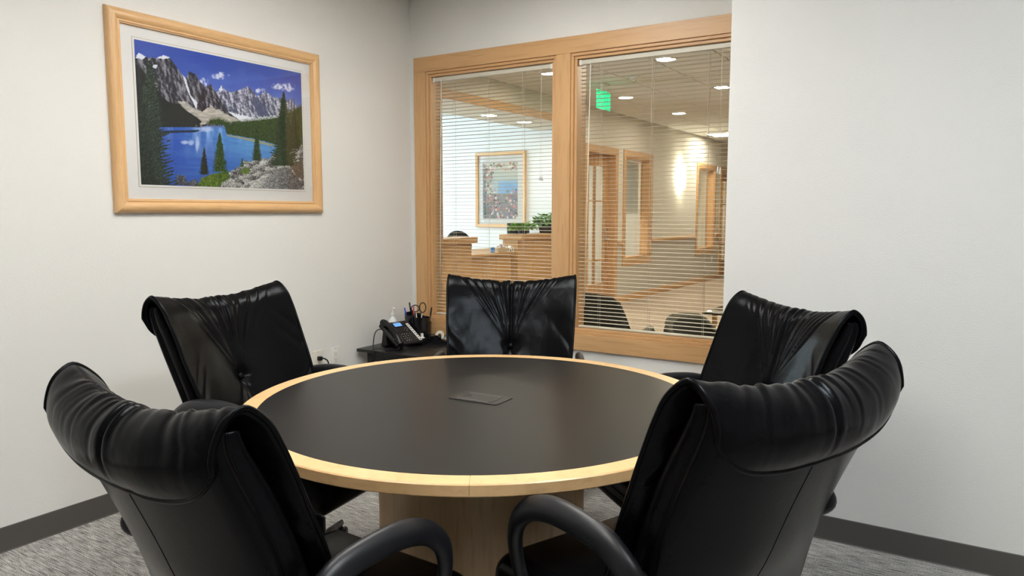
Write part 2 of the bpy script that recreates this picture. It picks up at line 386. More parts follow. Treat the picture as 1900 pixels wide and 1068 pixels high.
def homog(src, dst):
    A = []; B = []
    for (x, y), (u, v) in zip(src, dst):
        A += [[x, y, 1, 0, 0, 0, -u*x, -u*y], [0, 0, 0, x, y, 1, -v*x, -v*y]]; B += [u, v]
    h = np.linalg.solve(np.array(A, float), np.array(B, float)); return np.append(h, 1).reshape(3, 3)
def srgb(c): c = np.asarray(c, float)/255; return np.where(c < .04045, c/12.92, ((c+.055)/1.055)**2.4)
def sheet(name, w, h, nx, ny, img, m, parent, M):
    xs = np.linspace(0, w, nx+1); zs = np.linspace(0, h, ny+1)
    X, Z = np.meshgrid(xs, zs); co = np.stack([X.ravel(), 0*X.ravel(), Z.ravel()], 1)
    i = np.arange(ny)[:, None]*(nx+1)+np.arange(nx)[None, :]
    fa = np.stack([i, i+1, i+nx+2, i+nx+1], -1).reshape(-1, 4)
    me = bpy.data.meshes.new(name); me.vertices.add(len(co)); me.vertices.foreach_set('co', co.ravel())
    me.loops.add(fa.size); me.loops.foreach_set('vertex_index', fa.ravel()); me.polygons.add(len(fa))
    me.polygons.foreach_set('loop_start', np.arange(0, fa.size, 4)); me.update(calc_edges=True)
    ca = me.color_attributes.new('ink', 'FLOAT_COLOR', 'POINT')
    rgba = np.ones((len(co), 4)); rgba[:, :3] = img.reshape(-1, 3); ca.data.foreach_set('color', rgba.ravel())
    me.materials.append(MATS[m]); o = link(name, me, parent); o.matrix_local = M; return o

def paint_lake(nx, ny):
    U, V = np.meshgrid(np.linspace(0, 1, nx+1), np.linspace(1, 0, ny+1))     # row 0 = bottom
    Hm = homog([(0, 0), (1, 0), (1, 1), (0, 1)], [(175, 200), (982, 358), (998, 915), (212, 890)])
    D = Hm[2, 0]*U+Hm[2, 1]*V+1; x = (Hm[0, 0]*U+Hm[0, 1]*V+Hm[0, 2])/D; y = (Hm[1, 0]*U+Hm[1, 1]*V+Hm[1, 2])/D
    a, c = U*14, V*9.5
    img = np.zeros(U.shape+(3,))
    n1 = fbm(a*1.2, c*2, 3); n2 = fbm(a*5, c*5, 9); n3 = fbm(a*14, c*14, 21, 3); n4 = fbm(a*3, c*9, 31)
    hh = fbm(a*1.7, c*1.5, 91, 6)+.35*fbm(a*7, c*2.2, 95, 4); rel = (np.roll(hh, 2, 1)-np.roll(hh, -2, 1))+.5*(np.roll(hh, 2, 0)-np.roll(hh, -2, 0)); rel = np.clip(rel*7, -1, 1)
    def put(mask, col, k=None):
        col = np.asarray(col, float); col = srgb(col) if col.ndim == 1 else srgb(col)
        img[mask] = (col[mask] if col.ndim == 3 else col)
    def mix(p, q, t): t = np.clip(t, 0, 1)[..., None]; return np.asarray(p, float)*(1-t)+np.asarray(q, float)*t
    sk = np.clip((V-.02)/.42, 0, 1)
    put(np.ones(U.shape, bool), mix((48, 76, 168), (128, 156, 222), sk**1.3*(.55+.6*U)+.25*(n1-.5)))
    for cx, cy, rx, ry in ((590, 372, 48, 22), (512, 402, 26, 24), (865, 422, 30, 16), (915, 428, 42, 22), (780, 440, 30, 16)):
        d = ((x-cx)/rx)**2+((y-cy)/ry)**2; t = np.clip((.75-d)*1.1+2.6*(n2-.5), 0, 1)*np.clip(1.6-d, 0, 1)
        img[:] = mix(img, srgb((225, 230, 245)), t*.9)
    right = [(540, 470), (560, 440), (580, 450), (595, 418), (618, 445), (650, 450), (690, 438), (720, 423), (745, 440), (770, 472), (790, 455), (812, 443), (838, 470), (880, 478), (905, 488), (945, 482), (962, 520), (985, 525), (985, 560), (870, 580), (780, 585), (680, 592), (600, 590), (540, 560)]
    msk = inpoly(x+14*(n2-.5), y+16*(n3-.5), right)
    strat = .5+.5*np.sin((y+.22*x)*.42+6*n2)
    put(msk, mix((72, 76, 100), (205, 208, 222), .38+.22*(strat-.5)+.55*rel+.55*(n3-.5)))
    put(inpoly(x, y+12*(n3-.5), [(745, 470), (775, 475), (830, 560), (790, 575), (760, 540)]), mix((52, 58, 88), (110, 118, 150), n3))
    put(inpoly(x+10*(n3-.5), y+14*(n3-.5), [(630, 540), (660, 552), (700, 560), (760, 572), (870, 560), (870, 578), (780, 590), (690, 594), (650, 575)]), (224, 230, 240))
    left = [(170, 300), (183, 285), (200, 268), (235, 285), (288, 292), (345, 284), (372, 320), (400, 362), (425, 385), (438, 354), (470, 362), (492, 402), (520, 425), (545, 410), (565, 448), (600, 500), (630, 545), (700, 595), (520, 612), (480, 640), (170, 660)]
    msk = inpoly(x+10*(n3-.5), y+14*(n3-.5), left)
    put(msk, mix((38, 38, 48), (150, 150, 160), .30+.60*rel+.5*(n3-.5)))
    for P in ([(182, 290), (200, 266), (232, 284), (215, 296)], [(283, 290), (318, 276), (352, 288), (320, 294)], [(262, 322), (290, 322), (285, 338), (265, 334)], [(408, 368), (424, 385), (450, 470), (482, 500), (475, 530), (455, 490), (430, 440)], [(582, 440), (596, 420), (606, 442), (594, 448)]):
        put(inpoly(x+8*(n3-.5), y+8*(n3-.5), P), (218, 224, 236))
    put(inpoly(x+14*(n3-.5), y+14*(n2-.5), [(386, 492), (420, 496), (455, 525), (505, 545), (545, 514), (600, 542), (690, 588), (560, 600), (500, 606), (470, 588), (425, 540)]), mix((150, 146, 140), (206, 202, 196), 1.6*(n4-.2)))
    dark = [(165, 300), (200, 330), (260, 400), (310, 470), (345, 500), (390, 505), (430, 540), (480, 572), (502, 590), (470, 612), (500, 632), (440, 640), (165, 660)]
    put(inpoly(x+12*(n3-.5), y+12*(n3-.5), dark), mix((14, 18, 20), (40, 46, 44), 1.4*n3-.15))
    lake = y > 618
    lk = mix((42, 84, 176), (92, 152, 208), np.clip((x-350)/420, 0, 1)*np.clip(1.3-(y-620)/260, 0, 1)+.5*(fbm(a*.8, c*6, 77)-.5))
    put(lake, lk)
    streak = np.clip(fbm(x/22, y/160, 5)-.47, 0, 1)*3.2*np.clip(1-np.abs(x-560)/260, 0, 1)*np.clip(1-(y-640)/140, 0, 1)
    img[:] = np.where(lake[..., None], mix(img, srgb((150, 190, 236)), streak), img)
    for cx, cy, rx, ry in ((482, 700, 10, 40), (420, 690, 20, 10), (450, 690, 16, 14), (520, 628, 40, 14)):
        d = ((x-cx)/rx)**2+((y-cy)/ry)**2; img[:] = mix(img, srgb((190, 208, 236)), np.clip(1.1-d+(n2-.5), 0, 1)*.75)
    put(inpoly(x, y, [(205, 638), (500, 630), (470, 642), (340, 646), (205, 700)]), mix((20, 30, 46), (34, 52, 84), n2))
    forest = [(518, 606), (545, 580), (590, 576), (640, 598), (700, 588), (770, 580), (850, 572), (900, 560), (950, 530), (990, 508), (995, 720), (860, 704), (820, 692), (760, 676), (690, 664), (622, 652), (612, 618), (560, 614)]
    tr = np.clip(.5+.5*np.sin(x*1.15+5*n2), 0, 1)
    put(inpoly(x, y+16*(tr-.5)*(y < 640)+6*n3, forest), mix((18, 36, 18), (84, 106, 54), tr*n3*1.5+.35*(n2-.3)))
    put(inpoly(x, y, [(622, 652), (690, 664), (760, 676), (860, 704), (860, 712), (700, 674), (622, 658)]), (150, 150, 120))
    rocks = [(595, 905), (600, 868), (640, 828), (690, 800), (705, 778), (745, 782), (770, 762), (830, 768), (850, 738), (990, 700), (1005, 930), (590, 930)]
    cell = fbm(a*2.6, c*2.6, 51, 2); edge = np.abs(((cell*6) % 1)-.5)*2
    put(inpoly(x+8*(n3-.5), y+10*(n2-.5), rocks), mix((48, 48, 50), (196, 196, 196), 1.5*(n3-.35)+.5*edge-.05+.5*(n2-.5)))
    rr = np.random.RandomState(4); inr = inpoly(x, y, rocks)
    for k in range(90):
        cy_ = 745+170*(k/90.)+rr.uniform(-14, 14); cx_ = rr.uniform(600, 995)
        if not bool(inpoly(np.array([cx_]), np.array([cy_]), rocks)[0]): continue
        q_ = rr.uniform(8, 20)*(1+1.4*k/90.); w_, h_ = q_*rr.uniform(.9, 1.5), q_*rr.uniform(.6, .95)
        ex_, ey_ = (x-cx_)/w_, (y-cy_)/h_; m_ = (np.abs(ex_)**1.6+np.abs(ey_)**1.6 < .8+.5*n2) & inr
        put(m_, mix((46, 48, 52), (212, 212, 208), .42-.34*ex_-.38*ey_+1.1*(n3-.5)+rr.uniform(-.1, .1)))
    put(inpoly(x, y+10*(n3-.5), [(790, 910), (820, 850), (880, 812), (930, 815), (975, 870), (985, 912)]), mix((60, 62, 66), (200, 200, 200), 1.2*(n3-.3)+.30*(900-x)/60*.5+.1))
    put(inpoly(x, y, [(930, 800), (990, 770), (995, 870), (960, 850)]), mix((60, 52, 44), (130, 118, 104), n3))
    put(inpoly(x, y+8*(n3-.5), [(372, 890), (385, 842), (420, 850), (435, 880), (470, 862), (490, 890), (480, 900)]), mix((40, 42, 50), (130, 134, 142), 1.6*(n3-.25)))
    put(inpoly(x+10*(n3-.5), y+14*(n3-.5), [(476, 900), (500, 862), (545, 842), (632, 822), (636, 860), (600, 882), (590, 902)]), mix((44, 70, 22), (132, 156, 62), 1.4*(n3-.2)))
    put(inpoly(x+10*(n3-.5), y+10*(n3-.5), [(684, 826), (712, 806), (738, 820), (730, 838), (700, 840)]), mix((50, 80, 26), (130, 152, 66), 1.4*(n3-.2)))
    def tree(cx, top, bot, hw, c0, c1, sd):
        t = np.clip((y-top)/(bot-top), 0, 1); f_ = max(3., hw*.16); tier = ((y+.35*np.abs(x-cx)+9*fbm(x/12, y/30, sd+3, 2))/(5+hw*.10)) % 1
        wv = hw*(.05+.95*t**.85)*(.30+.45*tier+.75*fbm(x/f_+sd, y/(f_*.8), sd, 3))
        k = (y > top) & (y < bot) & (np.abs(x-cx) < wv)
        put(k, mix(c0, c1, 1.5*(fbm(a*18, c*18, sd, 2)-.25)*(1.1-.35*tier)))
    tree(252, 300, 895, 118, (12, 22, 18), (82, 104, 86), 61)
    tree(225, 500, 900, 60, (10, 18, 15), (66, 86, 70), 62)
    tree(514, 714, 842, 24, (8, 16, 14), (44, 66, 44), 63)
    tree(589, 642, 828, 38, (18, 40, 18), (88, 122, 60), 64)
    tree(768, 612, 776, 24, (16, 36, 18), (84, 112, 58), 65)
    tree(898, 448, 800, 66, (10, 26, 16), (70, 98, 58), 66)
    tree(948, 540, 720, 34, (10, 24, 12), (60, 82, 42), 67)
    tree(697, 762, 806, 11, (20, 44, 18), (90, 124, 60), 68)
    return np.clip(img, 0, 1)

def paint_garden(nx, ny):
    U, V = np.meshgrid(np.linspace(0, 1, nx+1), np.linspace(1, 0, ny+1)); r = np.random.RandomState(5)
    def mix(p, q, t): t = np.clip(t, 0, 1)[..., None]; return np.asarray(p, float)*(1-t)+np.asarray(q, float)*t
    n = fbm(U*6, V*9, 4); img = mix((205, 205, 190), (180, 196, 200), V*2+n-.6)
    img = np.where(((V > .33) & (U > .45) & (V < .55))[..., None], mix((120, 165, 210), (170, 200, 225), n), img)
    img = np.where(((V > .55))[..., None], mix((190, 175, 165), (120, 125, 140), n*1.3+.5*(V-.6)), img)
    cols = [(215, 150, 150), (232, 205, 198), (90, 110, 90), (130, 140, 110), (200, 120, 110), (240, 235, 225), (75, 80, 85), (190, 160, 190)]
    for k in range(420):
        top = r.rand() < .12
        if top: cu, cv = r.rand(), r.rand()*.13
        else:
            cv = r.rand()**.7; cu = r.rand()*(.32+.55*max(0, cv-.42)) if r.rand() < .75 else r.uniform(.55, .98)
            if cu > .5 and cv < .45: continue
        s = r.uniform(.012, .04); c = cols[r.randint(len(cols))]
        d = ((U-cu)/s)**2+((V-cv)/(s*.75))**2; img = mix(img, c, np.clip(1.3-d, 0, 1)*.85)
    img = np.where(((U < .1) & (V > .1))[..., None], img*.68, img)
    return srgb(np.clip(img*1.02, 0, 255))

def frame_bars(w, h, bw, prof, M, parent, m):
    """four mitred moulding bars round a w x h rectangle in the local XZ plane (front is -Y)"""
    C = [(0, 0), (w, 0), (w, h), (0, h)]
    for k in range(4):
        p, q = C[k], C[(k+1) % 4]; dx, dz = (q[0]-p[0]), (q[1]-p[1]); L = math.hypot(dx, dz); ex, ez = dx/L, dz/L; nx_, nz_ = -ez, ex
        vs = []; n = len(prof)
        for end in (0, 1):
            for a, d in prof:                      # a inward offset, d protrusion
                t = a if end == 0 else L-a
                vs.append((p[0]+ex*t+nx_*a, -d, p[1]+ez*t+nz_*a))
        b = MB().add(vs, [(i, (i+1) % n, n+(i+1) % n, n+i) for i in range(n)]+[tuple(range(n)), tuple(range(n, 2*n))[::-1]], True)
        o = b.build('frame_bar', m+('_x', '_z')[k % 2], parent, 40); o.matrix_local = M
# landscape picture on the left wall: local x runs along +Y, front is +X
pw, ph = 1.2125, .885
pic = thing('framed_picture', 'large maple framed mountain lake photograph on the off-white wall', 'picture', (XL, 1.8285, 1.34))
Mw = Matrix(((0, -1, 0, 0), (1, 0, 0, 0), (0, 0, 1, 0), (0, 0, 0, 1)))     # local -Y -> +X
prof = [(0, 0), (0, .012), (.004, .021), (.012, .028), (.024, .031), (.036, .029), (.044, .024), (.049, .020), (.052, .0215), (.056, .0215), (.059, .016), (.062, .016), (.064, .008), (.064, 0)]
frame_bars(pw, ph, .064, prof, Mw, pic, 'frame_wood')
pu0, pu1, pz0, pz1 = .130, pw-.127, .128, ph-.120
o = MB().box(.05, pw-.05, -.004, 0, .05, ph-.05).build('mat_board', 'mat_board', pic); o.matrix_local = Mw
o = MB().box(pu0-.011, pu1+.011, -.0048, -.004, pz0-.011, pz1+.011).build('mat_bevel', 'bevel_line', pic); o.matrix_local = Mw
o = MB().box(pu0-.009, pu1+.009, -.0056, -.0048, pz0-.009, pz1+.009).build('inner_mat', 'mat_board', pic); o.matrix_local = Mw
sheet('print', pu1-pu0, pz1-pz0, 420, 282, paint_lake(420, 282), 'print', pic, Mw @ T(pu0, -.0062, pz0))
o = MB().box(.062, pw-.062, -.0095, -.0085, .062, ph-.062).build('picture_glass', 'picture_glass', pic); o.matrix_local = Mw
# ------------------------------------------------------------------ round conference table
TCX, TCY, TR = -1.344, 1.951, .761
TZ = .737
tbl = thing('conference_table', 'round conference table with black top, maple rim and drum base', 'table', (TCX, TCY, 0))
MB().lathe([(1e-4, .703), (.7035, .703), (.7035, TZ), (1e-4, TZ)], (0, 0, 0), 128).build('table_top', 'laminate', tbl, 30)
off = math.atan2(1.307-TCY, -.936-TCX)
for k in range(8):       # solid maple rim, butt-jointed segments
    a0 = off+k*PI/4; g = .0006
    pr = [(.704, .7055), (TR-.003, .7055), (TR, .7085), (TR, TZ-.003), (TR-.003, TZ), (.704, TZ), (.704, .7055)]
    s = MB().lathe(pr, (0, 0, 0), 20, a0+g, a0+PI/4-g)
    n = 7; s.add([s.v[i] for i in range(6)], [(0, 1, 2, 3, 4, 5)]); m = len(s.v)
    s.add([s.v[20*7+i] for i in range(6)], [(5, 4, 3, 2, 1, 0)])
    s.build('rim_segment', 'maple_rim', tbl, 30)
MB().lathe([(1e-4, 0), (.336, 0), (.336, .703), (1e-4, .703)], (0, 0, 0), 96).build('drum_base', 'maple_drum', tbl, 30)
MB().lathe([(.3365, 0), (.34, 0), (.34, .075), (.3365, .078)], (0, 0, 0), 96).build('base_band', 'base_rubber', tbl, 30)
# power box flap in the top
pb = MB(); bw, bh = .095, .056
def rrect(hx, hy, r, n=5):
    P = []
    for cx, cy, a in ((hx-r, hy-r, 0), (-hx+r, hy-r, 90), (-hx+r, -hy+r, 180), (hx-r, -hy+r, 270)):
        for k in range(n+1): P.append((cx+r*math.cos(R(a+90*k/n)), cy+r*math.sin(R(a+90*k/n))))
    return P
mat('grommet', (.018, .0175, .017), .38); mat('grommet_edge', (.30, .295, .28), .3)
grommet = MB().prism(rrect(.095, .056, .013), 2, TZ, TZ+.0022).build('power_box_plate', 'grommet', tbl, 30); grommet.location = (-.011, .009, 0); grommet.rotation_euler = (0, 0, R(2))
lid = MB().prism(rrect(.066, .037, .003), 2, TZ+.0022, TZ+.0030).build('power_box_lid', 'grommet', grommet, 30)
e = MB()
for sy in (-.0385, .0385): MB().box(-.066, .055, sy-.0011, sy+.0011, TZ+.0022, TZ+.0029).build('lid_groove', 'grommet_edge', grommet)
MB().prism([(-.060, -.018), (-.050, -.018), (-.036, -.010), (-.033, 0), (-.036, .010), (-.050, .018), (-.060, .018)], 2, TZ+.0030, TZ+.0033).build('cable_slot', 'slot_dark', grommet)

# ------------------------------------------------------------------ executive chairs
ZT0 = 1.04; YO = .43          # roll top height, base axis ahead of the roll
KEY = np.array([  # y, z-zt at the edge, half width, centre y offset, centre z offset
 (.290,-.62,.262,.045,0),(.262,-.54,.270,.060,0),(.222,-.44,.281,.076,0),(.184,-.335,.292,.082,0),(.135,-.22,.301,.078,0),(.106,-.15,.304,.070,-.004),
 (.078,-.09,.308,.058,-.014),(.046,-.036,.310,.046,-.029),(.0,0,.310,.036,-.039),(-.036,-.012,.309,.033,-.040),(-.062,-.046,.307,.032,-.034),(-.072,-.098,.304,.032,-.022),(-.064,-.150,.300,.032,-.009),(-.048,-.198,.296,.030,0)])
def crom(K, per):
    out = []
    n = len(K)
    for i in range(n-1):
        p0, p1, p2, p3 = K[max(i-1, 0)], K[i], K[i+1], K[min(i+2, n-1)]
        for k in range(per):
            t = k/per; out.append(.5*((2*p1)+(p2-p0)*t+(2*p0-5*p1+4*p2-p3)*t*t+(3*p1-p0-3*p2+p3)*t**3))
    out.append(K[-1]); return np.array(out)
PRO = crom(KEY, 10)
_d = np.hypot(np.diff(PRO[:, 0]), np.diff(PRO[:, 1])); SL = np.concatenate([[0], np.cumsum(_d)])
S_BTN = SL[30]; S_TOP = SL[80]; S_B1 = SL[90]; S_END = SL[-1]
def pad_surface(seed, NU=130, NT=150):
    r = np.random.RandomState(seed)
    u = np.linspace(-1, 1, NU+1); t = np.linspace(0, 1, NT+1)
    send = S_B1+.085+(S_END-S_B1-.085)*np.power(np.clip(1-np.abs(u)**3.0, 0, 1), 1/2.)
    Sg = t[:, None]*send[None, :]; Ug = np.repeat(u[None, :], NT+1, 0)
    def pos(U_, S_):
        c = [np.interp(S_, SL, PRO[:, k]) for k in range(5)]; q = 1-U_**2
        return np.stack([U_*c[2], c[0]-c[3]*q, c[1]+c[4]*q], -1)
    P = pos(Ug, Sg); X = P[..., 0]
    Sc = np.clip(Sg, .004, S_END-.004)
    N = np.cross(pos(Ug, Sc+.004)-pos(Ug, Sc-.004), pos(Ug+.01, Sc)-pos(Ug-.01, Sc)); N /= np.linalg.norm(N, axis=-1, keepdims=True)
    if N[20, NU//2, 1] < 0: N = -N
    g = np.clip((Sg-S_BTN)/(S_TOP-S_BTN), 0, 1.25)
    d = np.zeros_like(X)
    for cpos in list(np.linspace(-.25, .25, 23)+r.uniform(-.014, .014, 23)):       # gathers fanning from the button over the roll
        amp = r.uniform(.0008, .0058)*(1-.45*abs(cpos)/.25); sg = r.uniform(.0045, .0085)*(1 if r.rand() < .6 else 1.9); wob = r.uniform(-.012, .012)
        xc = cpos*(g+.15*np.clip(g-1, 0, 1)) + wob*np.sin(g*4+r.uniform(0, 6))*g
        env = (1-.45*np.clip((Sg-S_TOP)/.04, 0, 1))*np.clip((g-.06)/.4, 0, 1)*np.clip(1.05-(Sg-S_TOP)/(S_END-S_TOP)/r.uniform(.35, .95), 0, 1)
        w_ = sg*(.35+.75*g)
        d += -amp*env*np.exp(-((X-xc)/w_)**2)+.6*amp*env*np.exp(-((X-xc-1.5*w_)/w_)**2)
    up = np.clip((Sg-S_BTN)/.03, 0, 1)
    ctr = np.clip(1.25-(Sg-S_TOP)/(S_END-S_TOP)*1.3, 0, 1)
    cx0 = r.uniform(-.004, .004)
    d += -.009*up*ctr*np.exp(-((X-cx0)/.0055)**2)+.004*up*ctr*np.exp(-((X-cx0-.016)/.010)**2)+.003*up*ctr*np.exp(-((X-cx0+.017)/.010)**2)
    rb = np.hypot(X*1.0, (Sg-S_BTN)*1.0); d += -.020*np.exp(-(rb/.030)**2)-.006*np.exp(-(rb/.075)**2)
    gd = np.clip((S_BTN-Sg)/.16, 0, 1.4)
    for cpos in (-.05, -.012, .03, .07):                                              # tucks under the button
        d += -.0045*np.clip(gd*6, 0, 1)*np.clip(1.3-gd, 0, 1)*np.exp(-((X-cpos*gd-.004)/(.006+.012*gd))**2)
    for k in range(7):                                                                # creases at the side edges
        s0 = r.uniform(.06, S_TOP-.24); sd = r.choice([-1, 1]); wv = r.uniform(.012, .024)
        d += -.0035*np.exp(-((Sg-s0-(1-np.abs(Ug))*.35*r.choice([-1, 1]))/wv)**2)*np.clip((sd*Ug-.62)/.3, 0, 1)*np.clip((S_TOP-.06-Sg)/.05, 0, 1)*np.clip((1-np.abs(Ug))/.05, 0, 1)
    d += .004*(fbm(X*9+seed, Sg*7, seed, 3)-.5)+.0009*(fbm(X*34+seed, Sg*16, seed+2, 3)-.5)
    d += -.005*np.abs(Ug)**14 - .010*np.clip((t[:, None]-.93)/.07, 0, 1)**2*(np.abs(Ug) < .995)
    P2 = P+N*d[..., None]
    return P2, N, u, t
def chair(label, x, y, deg, zt, arm_dz, seed):
    th = R(deg); dz = zt-ZT0
    ox, oy = x-math.sin(th)*YO, y+math.cos(th)*YO
    c = thing('office_chair', label, 'chair', (ox, oy, 0), th, 'leather chairs round the conference table')
    up = lambda mb, z=0: mb.xf(T(0, -YO, zt+z))
    P, N, u, t = pad_surface(seed); nt, nu = P.shape[:2]
    th_ = .030*(1-.6*np.abs(u)**6)[None, :, None]
    I = P-N*th_
    vs = list(map(tuple, P.reshape(-1, 3)))+list(map(tuple, I.reshape(-1, 3))); fs = []; o2 = nt*nu
    for i in range(nt-1):
        for j in range(nu-1):
            a = i*nu+j; fs.append((a, a+1, a+nu+1, a+nu)); fs.append((o2+a, o2+a+nu, o2+a+nu+1, o2+a+1))
    for i in range(nt-1):
        for j in (0, nu-1):
            a = i*nu+j; fs.append((a, a+nu, o2+a+nu, o2+a))
    for i in (0, nt-1):
        for j in range(nu-1):
            a = i*nu+j; fs.append((a, a+1, o2+a+1, o2+a))
    pad = up(MB().add(vs, fs, True)).build('back_pad', 'leather', c)
    rim = [P[i, 0] for i in range(0, nt, 2)]+[P[-1, j] for j in range(1, nu-1, 2)]+[P[i, -1] for i in range(nt-1, -1, -2)]
    nn = [N[i, 0] for i in range(0, nt, 2)]+[N[-1, j] for j in range(1, nu-1, 2)]+[N[i, -1] for i in range(nt-1, -1, -2)]
    up(MB().tube([tuple(p-n*.0015) for p, n in zip(rim, nn)], .0058, 8)).build('piping', 'leather', pad)
    ib = int(np.argmin(np.abs(t*S_END-S_BTN))); bp = P[ib, nu//2]; bn = N[ib, nu//2]
    q = MB().sphere((0, 0, 0), .0135, 14, (1, .55, 1)); ang = math.atan2(bn[2], bn[1])
    up(q.xf(T(*(bp+bn*.006)) @ rotx(ang))).build('tuft_button', 'leather', c)
    # upholstered shell behind the pad: bolster and back panel separated by a welt
    rows = np.concatenate([np.linspace(-.67, -.09, 34), [-.075, -.062, -.052, -.046]]); L = []; SPL = .38
    NB, NS, NF = 17, 14, 9
    for z in rows:
        ye = float(np.interp(z, PRO[:80, 1], PRO[:80, 0])); wd = float(np.interp(z, PRO[:80, 1], PRO[:80, 2]))-.004
        oc = float(np.interp(z, PRO[:80, 1], PRO[:80, 3])); zo = float(np.interp(z, PRO[:80, 1], PRO[:80, 4]))
        yf = ye-.046; yb = ye-.128
        tt = min(1, max(0, (z+.30)/.255)); yf += (.000-yf)*tt**4; yb += (-.046-yb)*tt**4
        fl = min(1, max(0, (-.40-z)/.24)); wd += .062*fl*fl*(3-2*fl)
        def side(t):
            lo = math.sin(PI*t/SPL)**.5 if t < SPL else math.sin(PI*(t-SPL)/(1-SPL))**.5
            return wd-.014+.013*lo*(1-.6*tt), yb+(yf-yb)*t
        sec = []
        for a in np.linspace(-1, 1, NB): sec.append((a*(wd-.016), yb-oc*.62*(1-a*a)-.004, a))
        for t_ in np.linspace(0, 1, NS+2)[1:-1]: X_, Y_ = side(float(t_)); sec.append((X_, Y_, 1))
        for a in np.linspace(1, -1, NF): sec.append((a*(wd-.018), yf-oc*(1-a*a)*.98, a))
        for t_ in np.linspace(1, 0, NS+2)[1:-1]: X_, Y_ = side(float(t_)); sec.append((-X_, Y_, 1))
        L.append([(p_[0], p_[1], z+(zo*1.25-.012*tt)*(1-p_[2]**2)) for p_ in sec])
    n = len(L[0]); vs = [p_ for r_ in L for p_ in r_]; fs = [(i*n+j, i*n+(j+1) % n, (i+1)*n+(j+1) % n, (i+1)*n+j) for i in range(len(L)-1) for j in range(n)]
    fs += [tuple(range(n))[::-1], tuple((len(L)-1)*n+j for j in range(n))]
    sh = up(MB().add(vs, fs, True)).build('back_shell', 'leather', c)
    js = NB+int(round(SPL*(NS+1)))-1; jm = NB+NS+NF+(NS-1-(js-NB))
    for j in (js, jm): up(MB().tube([(r_[j][0], r_[j][1], r_[j][2]) for r_ in L], .0032, 6)).build('welt', 'leather', sh)
    up(MB().tube([(r_[NB//2][0], r_[NB//2][1]+.0012, r_[NB//2][2]) for r_ in L[:-4]], .0022, 6)).build('back_seam', 'leather', sh)
    # seat cushion with a rounded front
    b = MB().rbox(-.268, .268, .170, .695, -.715, -.572, .055, 6)
    V = []
    for X, Y, Z in b.v:
        f = (Y-.17)/.52
        if Z > -.63: Z += .016*max(0, 1-(X/.262)**2)*max(0, 1-(2*f-1)**4)-.030*max(0, f-.72)/.28+.003*math.sin(23*X+9*Y+seed)
        X *= 1-.08*max(0, .35-f)
        V.append((X, Y, Z))
    b.v = V; seat = up(b).build('seat', 'leather', c)
    pts = [(.262*math.copysign(min(1, abs(1.25*math.cos(a))), math.cos(a)), .43+.262*math.copysign(min(1, abs(1.25*math.sin(a))), math.sin(a)), -.640) for a in np.linspace(0, 2*PI, 40)[:-1]]
    up(MB().tube(pts, .005, 6, closed=True)).build('piping', 'leather', seat)
    up(MB().rbox(-.21, .21, .20, .64, -.735, -.700, .015, 3)).build('seat_pan', 'black_plastic', c)
    # loop armrests
    for s in (-1, 1):
        K = np.array([(.240, .215, -.440), (.270, .160, -.432), (.305, .118, -.424), (.326, .106, -.408), (.331, .130, -.386), (.330, .18, -.362), (.329, .27, -.352), (.327, .36, -.356),
                      (.324, .435, -.382), (.320, .488, -.432), (.315, .502, -.500), (.305, .480, -.590), (.285, .440, -.670), (.262, .400, -.700)])
        A = crom(K, 5); rr = np.interp(np.linspace(0, 1, len(A)), [0, .15, .3, .5, .68, .8, 1], [.020, .022, .025, .027, .025, .021, .018])
        mb = MB().tube([(s*p[0], p[1], p[2]+arm_dz*min(1, max(0, (p[2]+.70)/.22))) for p in A], list(rr), 14, flat=(1.12, .78))
        up(mb).build('armrest', 'arm_plastic', c)
    # column and five-star base
    col_top = zt-.72
    MB().lathe([(.001, .06), (.034, .06), (.034, .20), (.026, .205), (.018, .21), (.018, col_top+.01), (.001, col_top+.01)], (0, 0, 0), 20).build('gas_column', 'black_plastic', c)
    base = MB().lathe([(.001, .055), (.045, .055), (.050, .075), (.045, .105), (.001, .11)], (0, 0, 0), 20).build('base_hub', 'black_plastic', c)
    for k in range(5):
        a = R(90+36+72*k); ca, sa = math.cos(a), math.sin(a)
        MB().tube([(ca*.03, sa*.03, .085), (ca*.13, sa*.13, .085), (ca*.27, sa*.27, .066)], [.026, .022, .014], 8, flat=(1, .7)).build('base_leg', 'black_plastic', c)
        cs = MB()
        for e_ in (-.013, .013):
            M = T(ca*.265-sa*e_, sa*.265+ca*e_, .026) @ Matrix.Rotation(a+PI/2, 4, 'Z') @ Matrix.Rotation(PI/2, 4, 'Y')
            cs2 = MB().lathe([(.001, -.009), (.022, -.009), (.026, -.004), (.026, .004), (.022, .009), (.001, .009)], (0, 0, 0), 16).xf(M); cs.add(cs2.v, cs2.f, True)
        cs.tube([(ca*.265, sa*.265, .026), (ca*.265, sa*.265, .066)], .006, 6).build('caster', 'black_plastic', c)
    return c
chair('black leather chair seen from behind, nearest the lower left corner', -1.348, .820, -3.7, 1.02, 0, 3)
chair('black leather chair turned sideways below the mountain lake picture', -2.475, 1.818, -82.3, 1.055, -.018, 5)
chair('black leather chair facing the camera in front of the window', -1.935, 3.075, -151, 1.04, -.018, 8)
chair('black leather chair between the window and the bare right wall', -.567, 2.810, 138.7, 1.03, 0, 13)
chair('black leather chair seen from behind, nearest the lower right corner', -.297, 1.518, 67.7, 1.06, 0, 21)

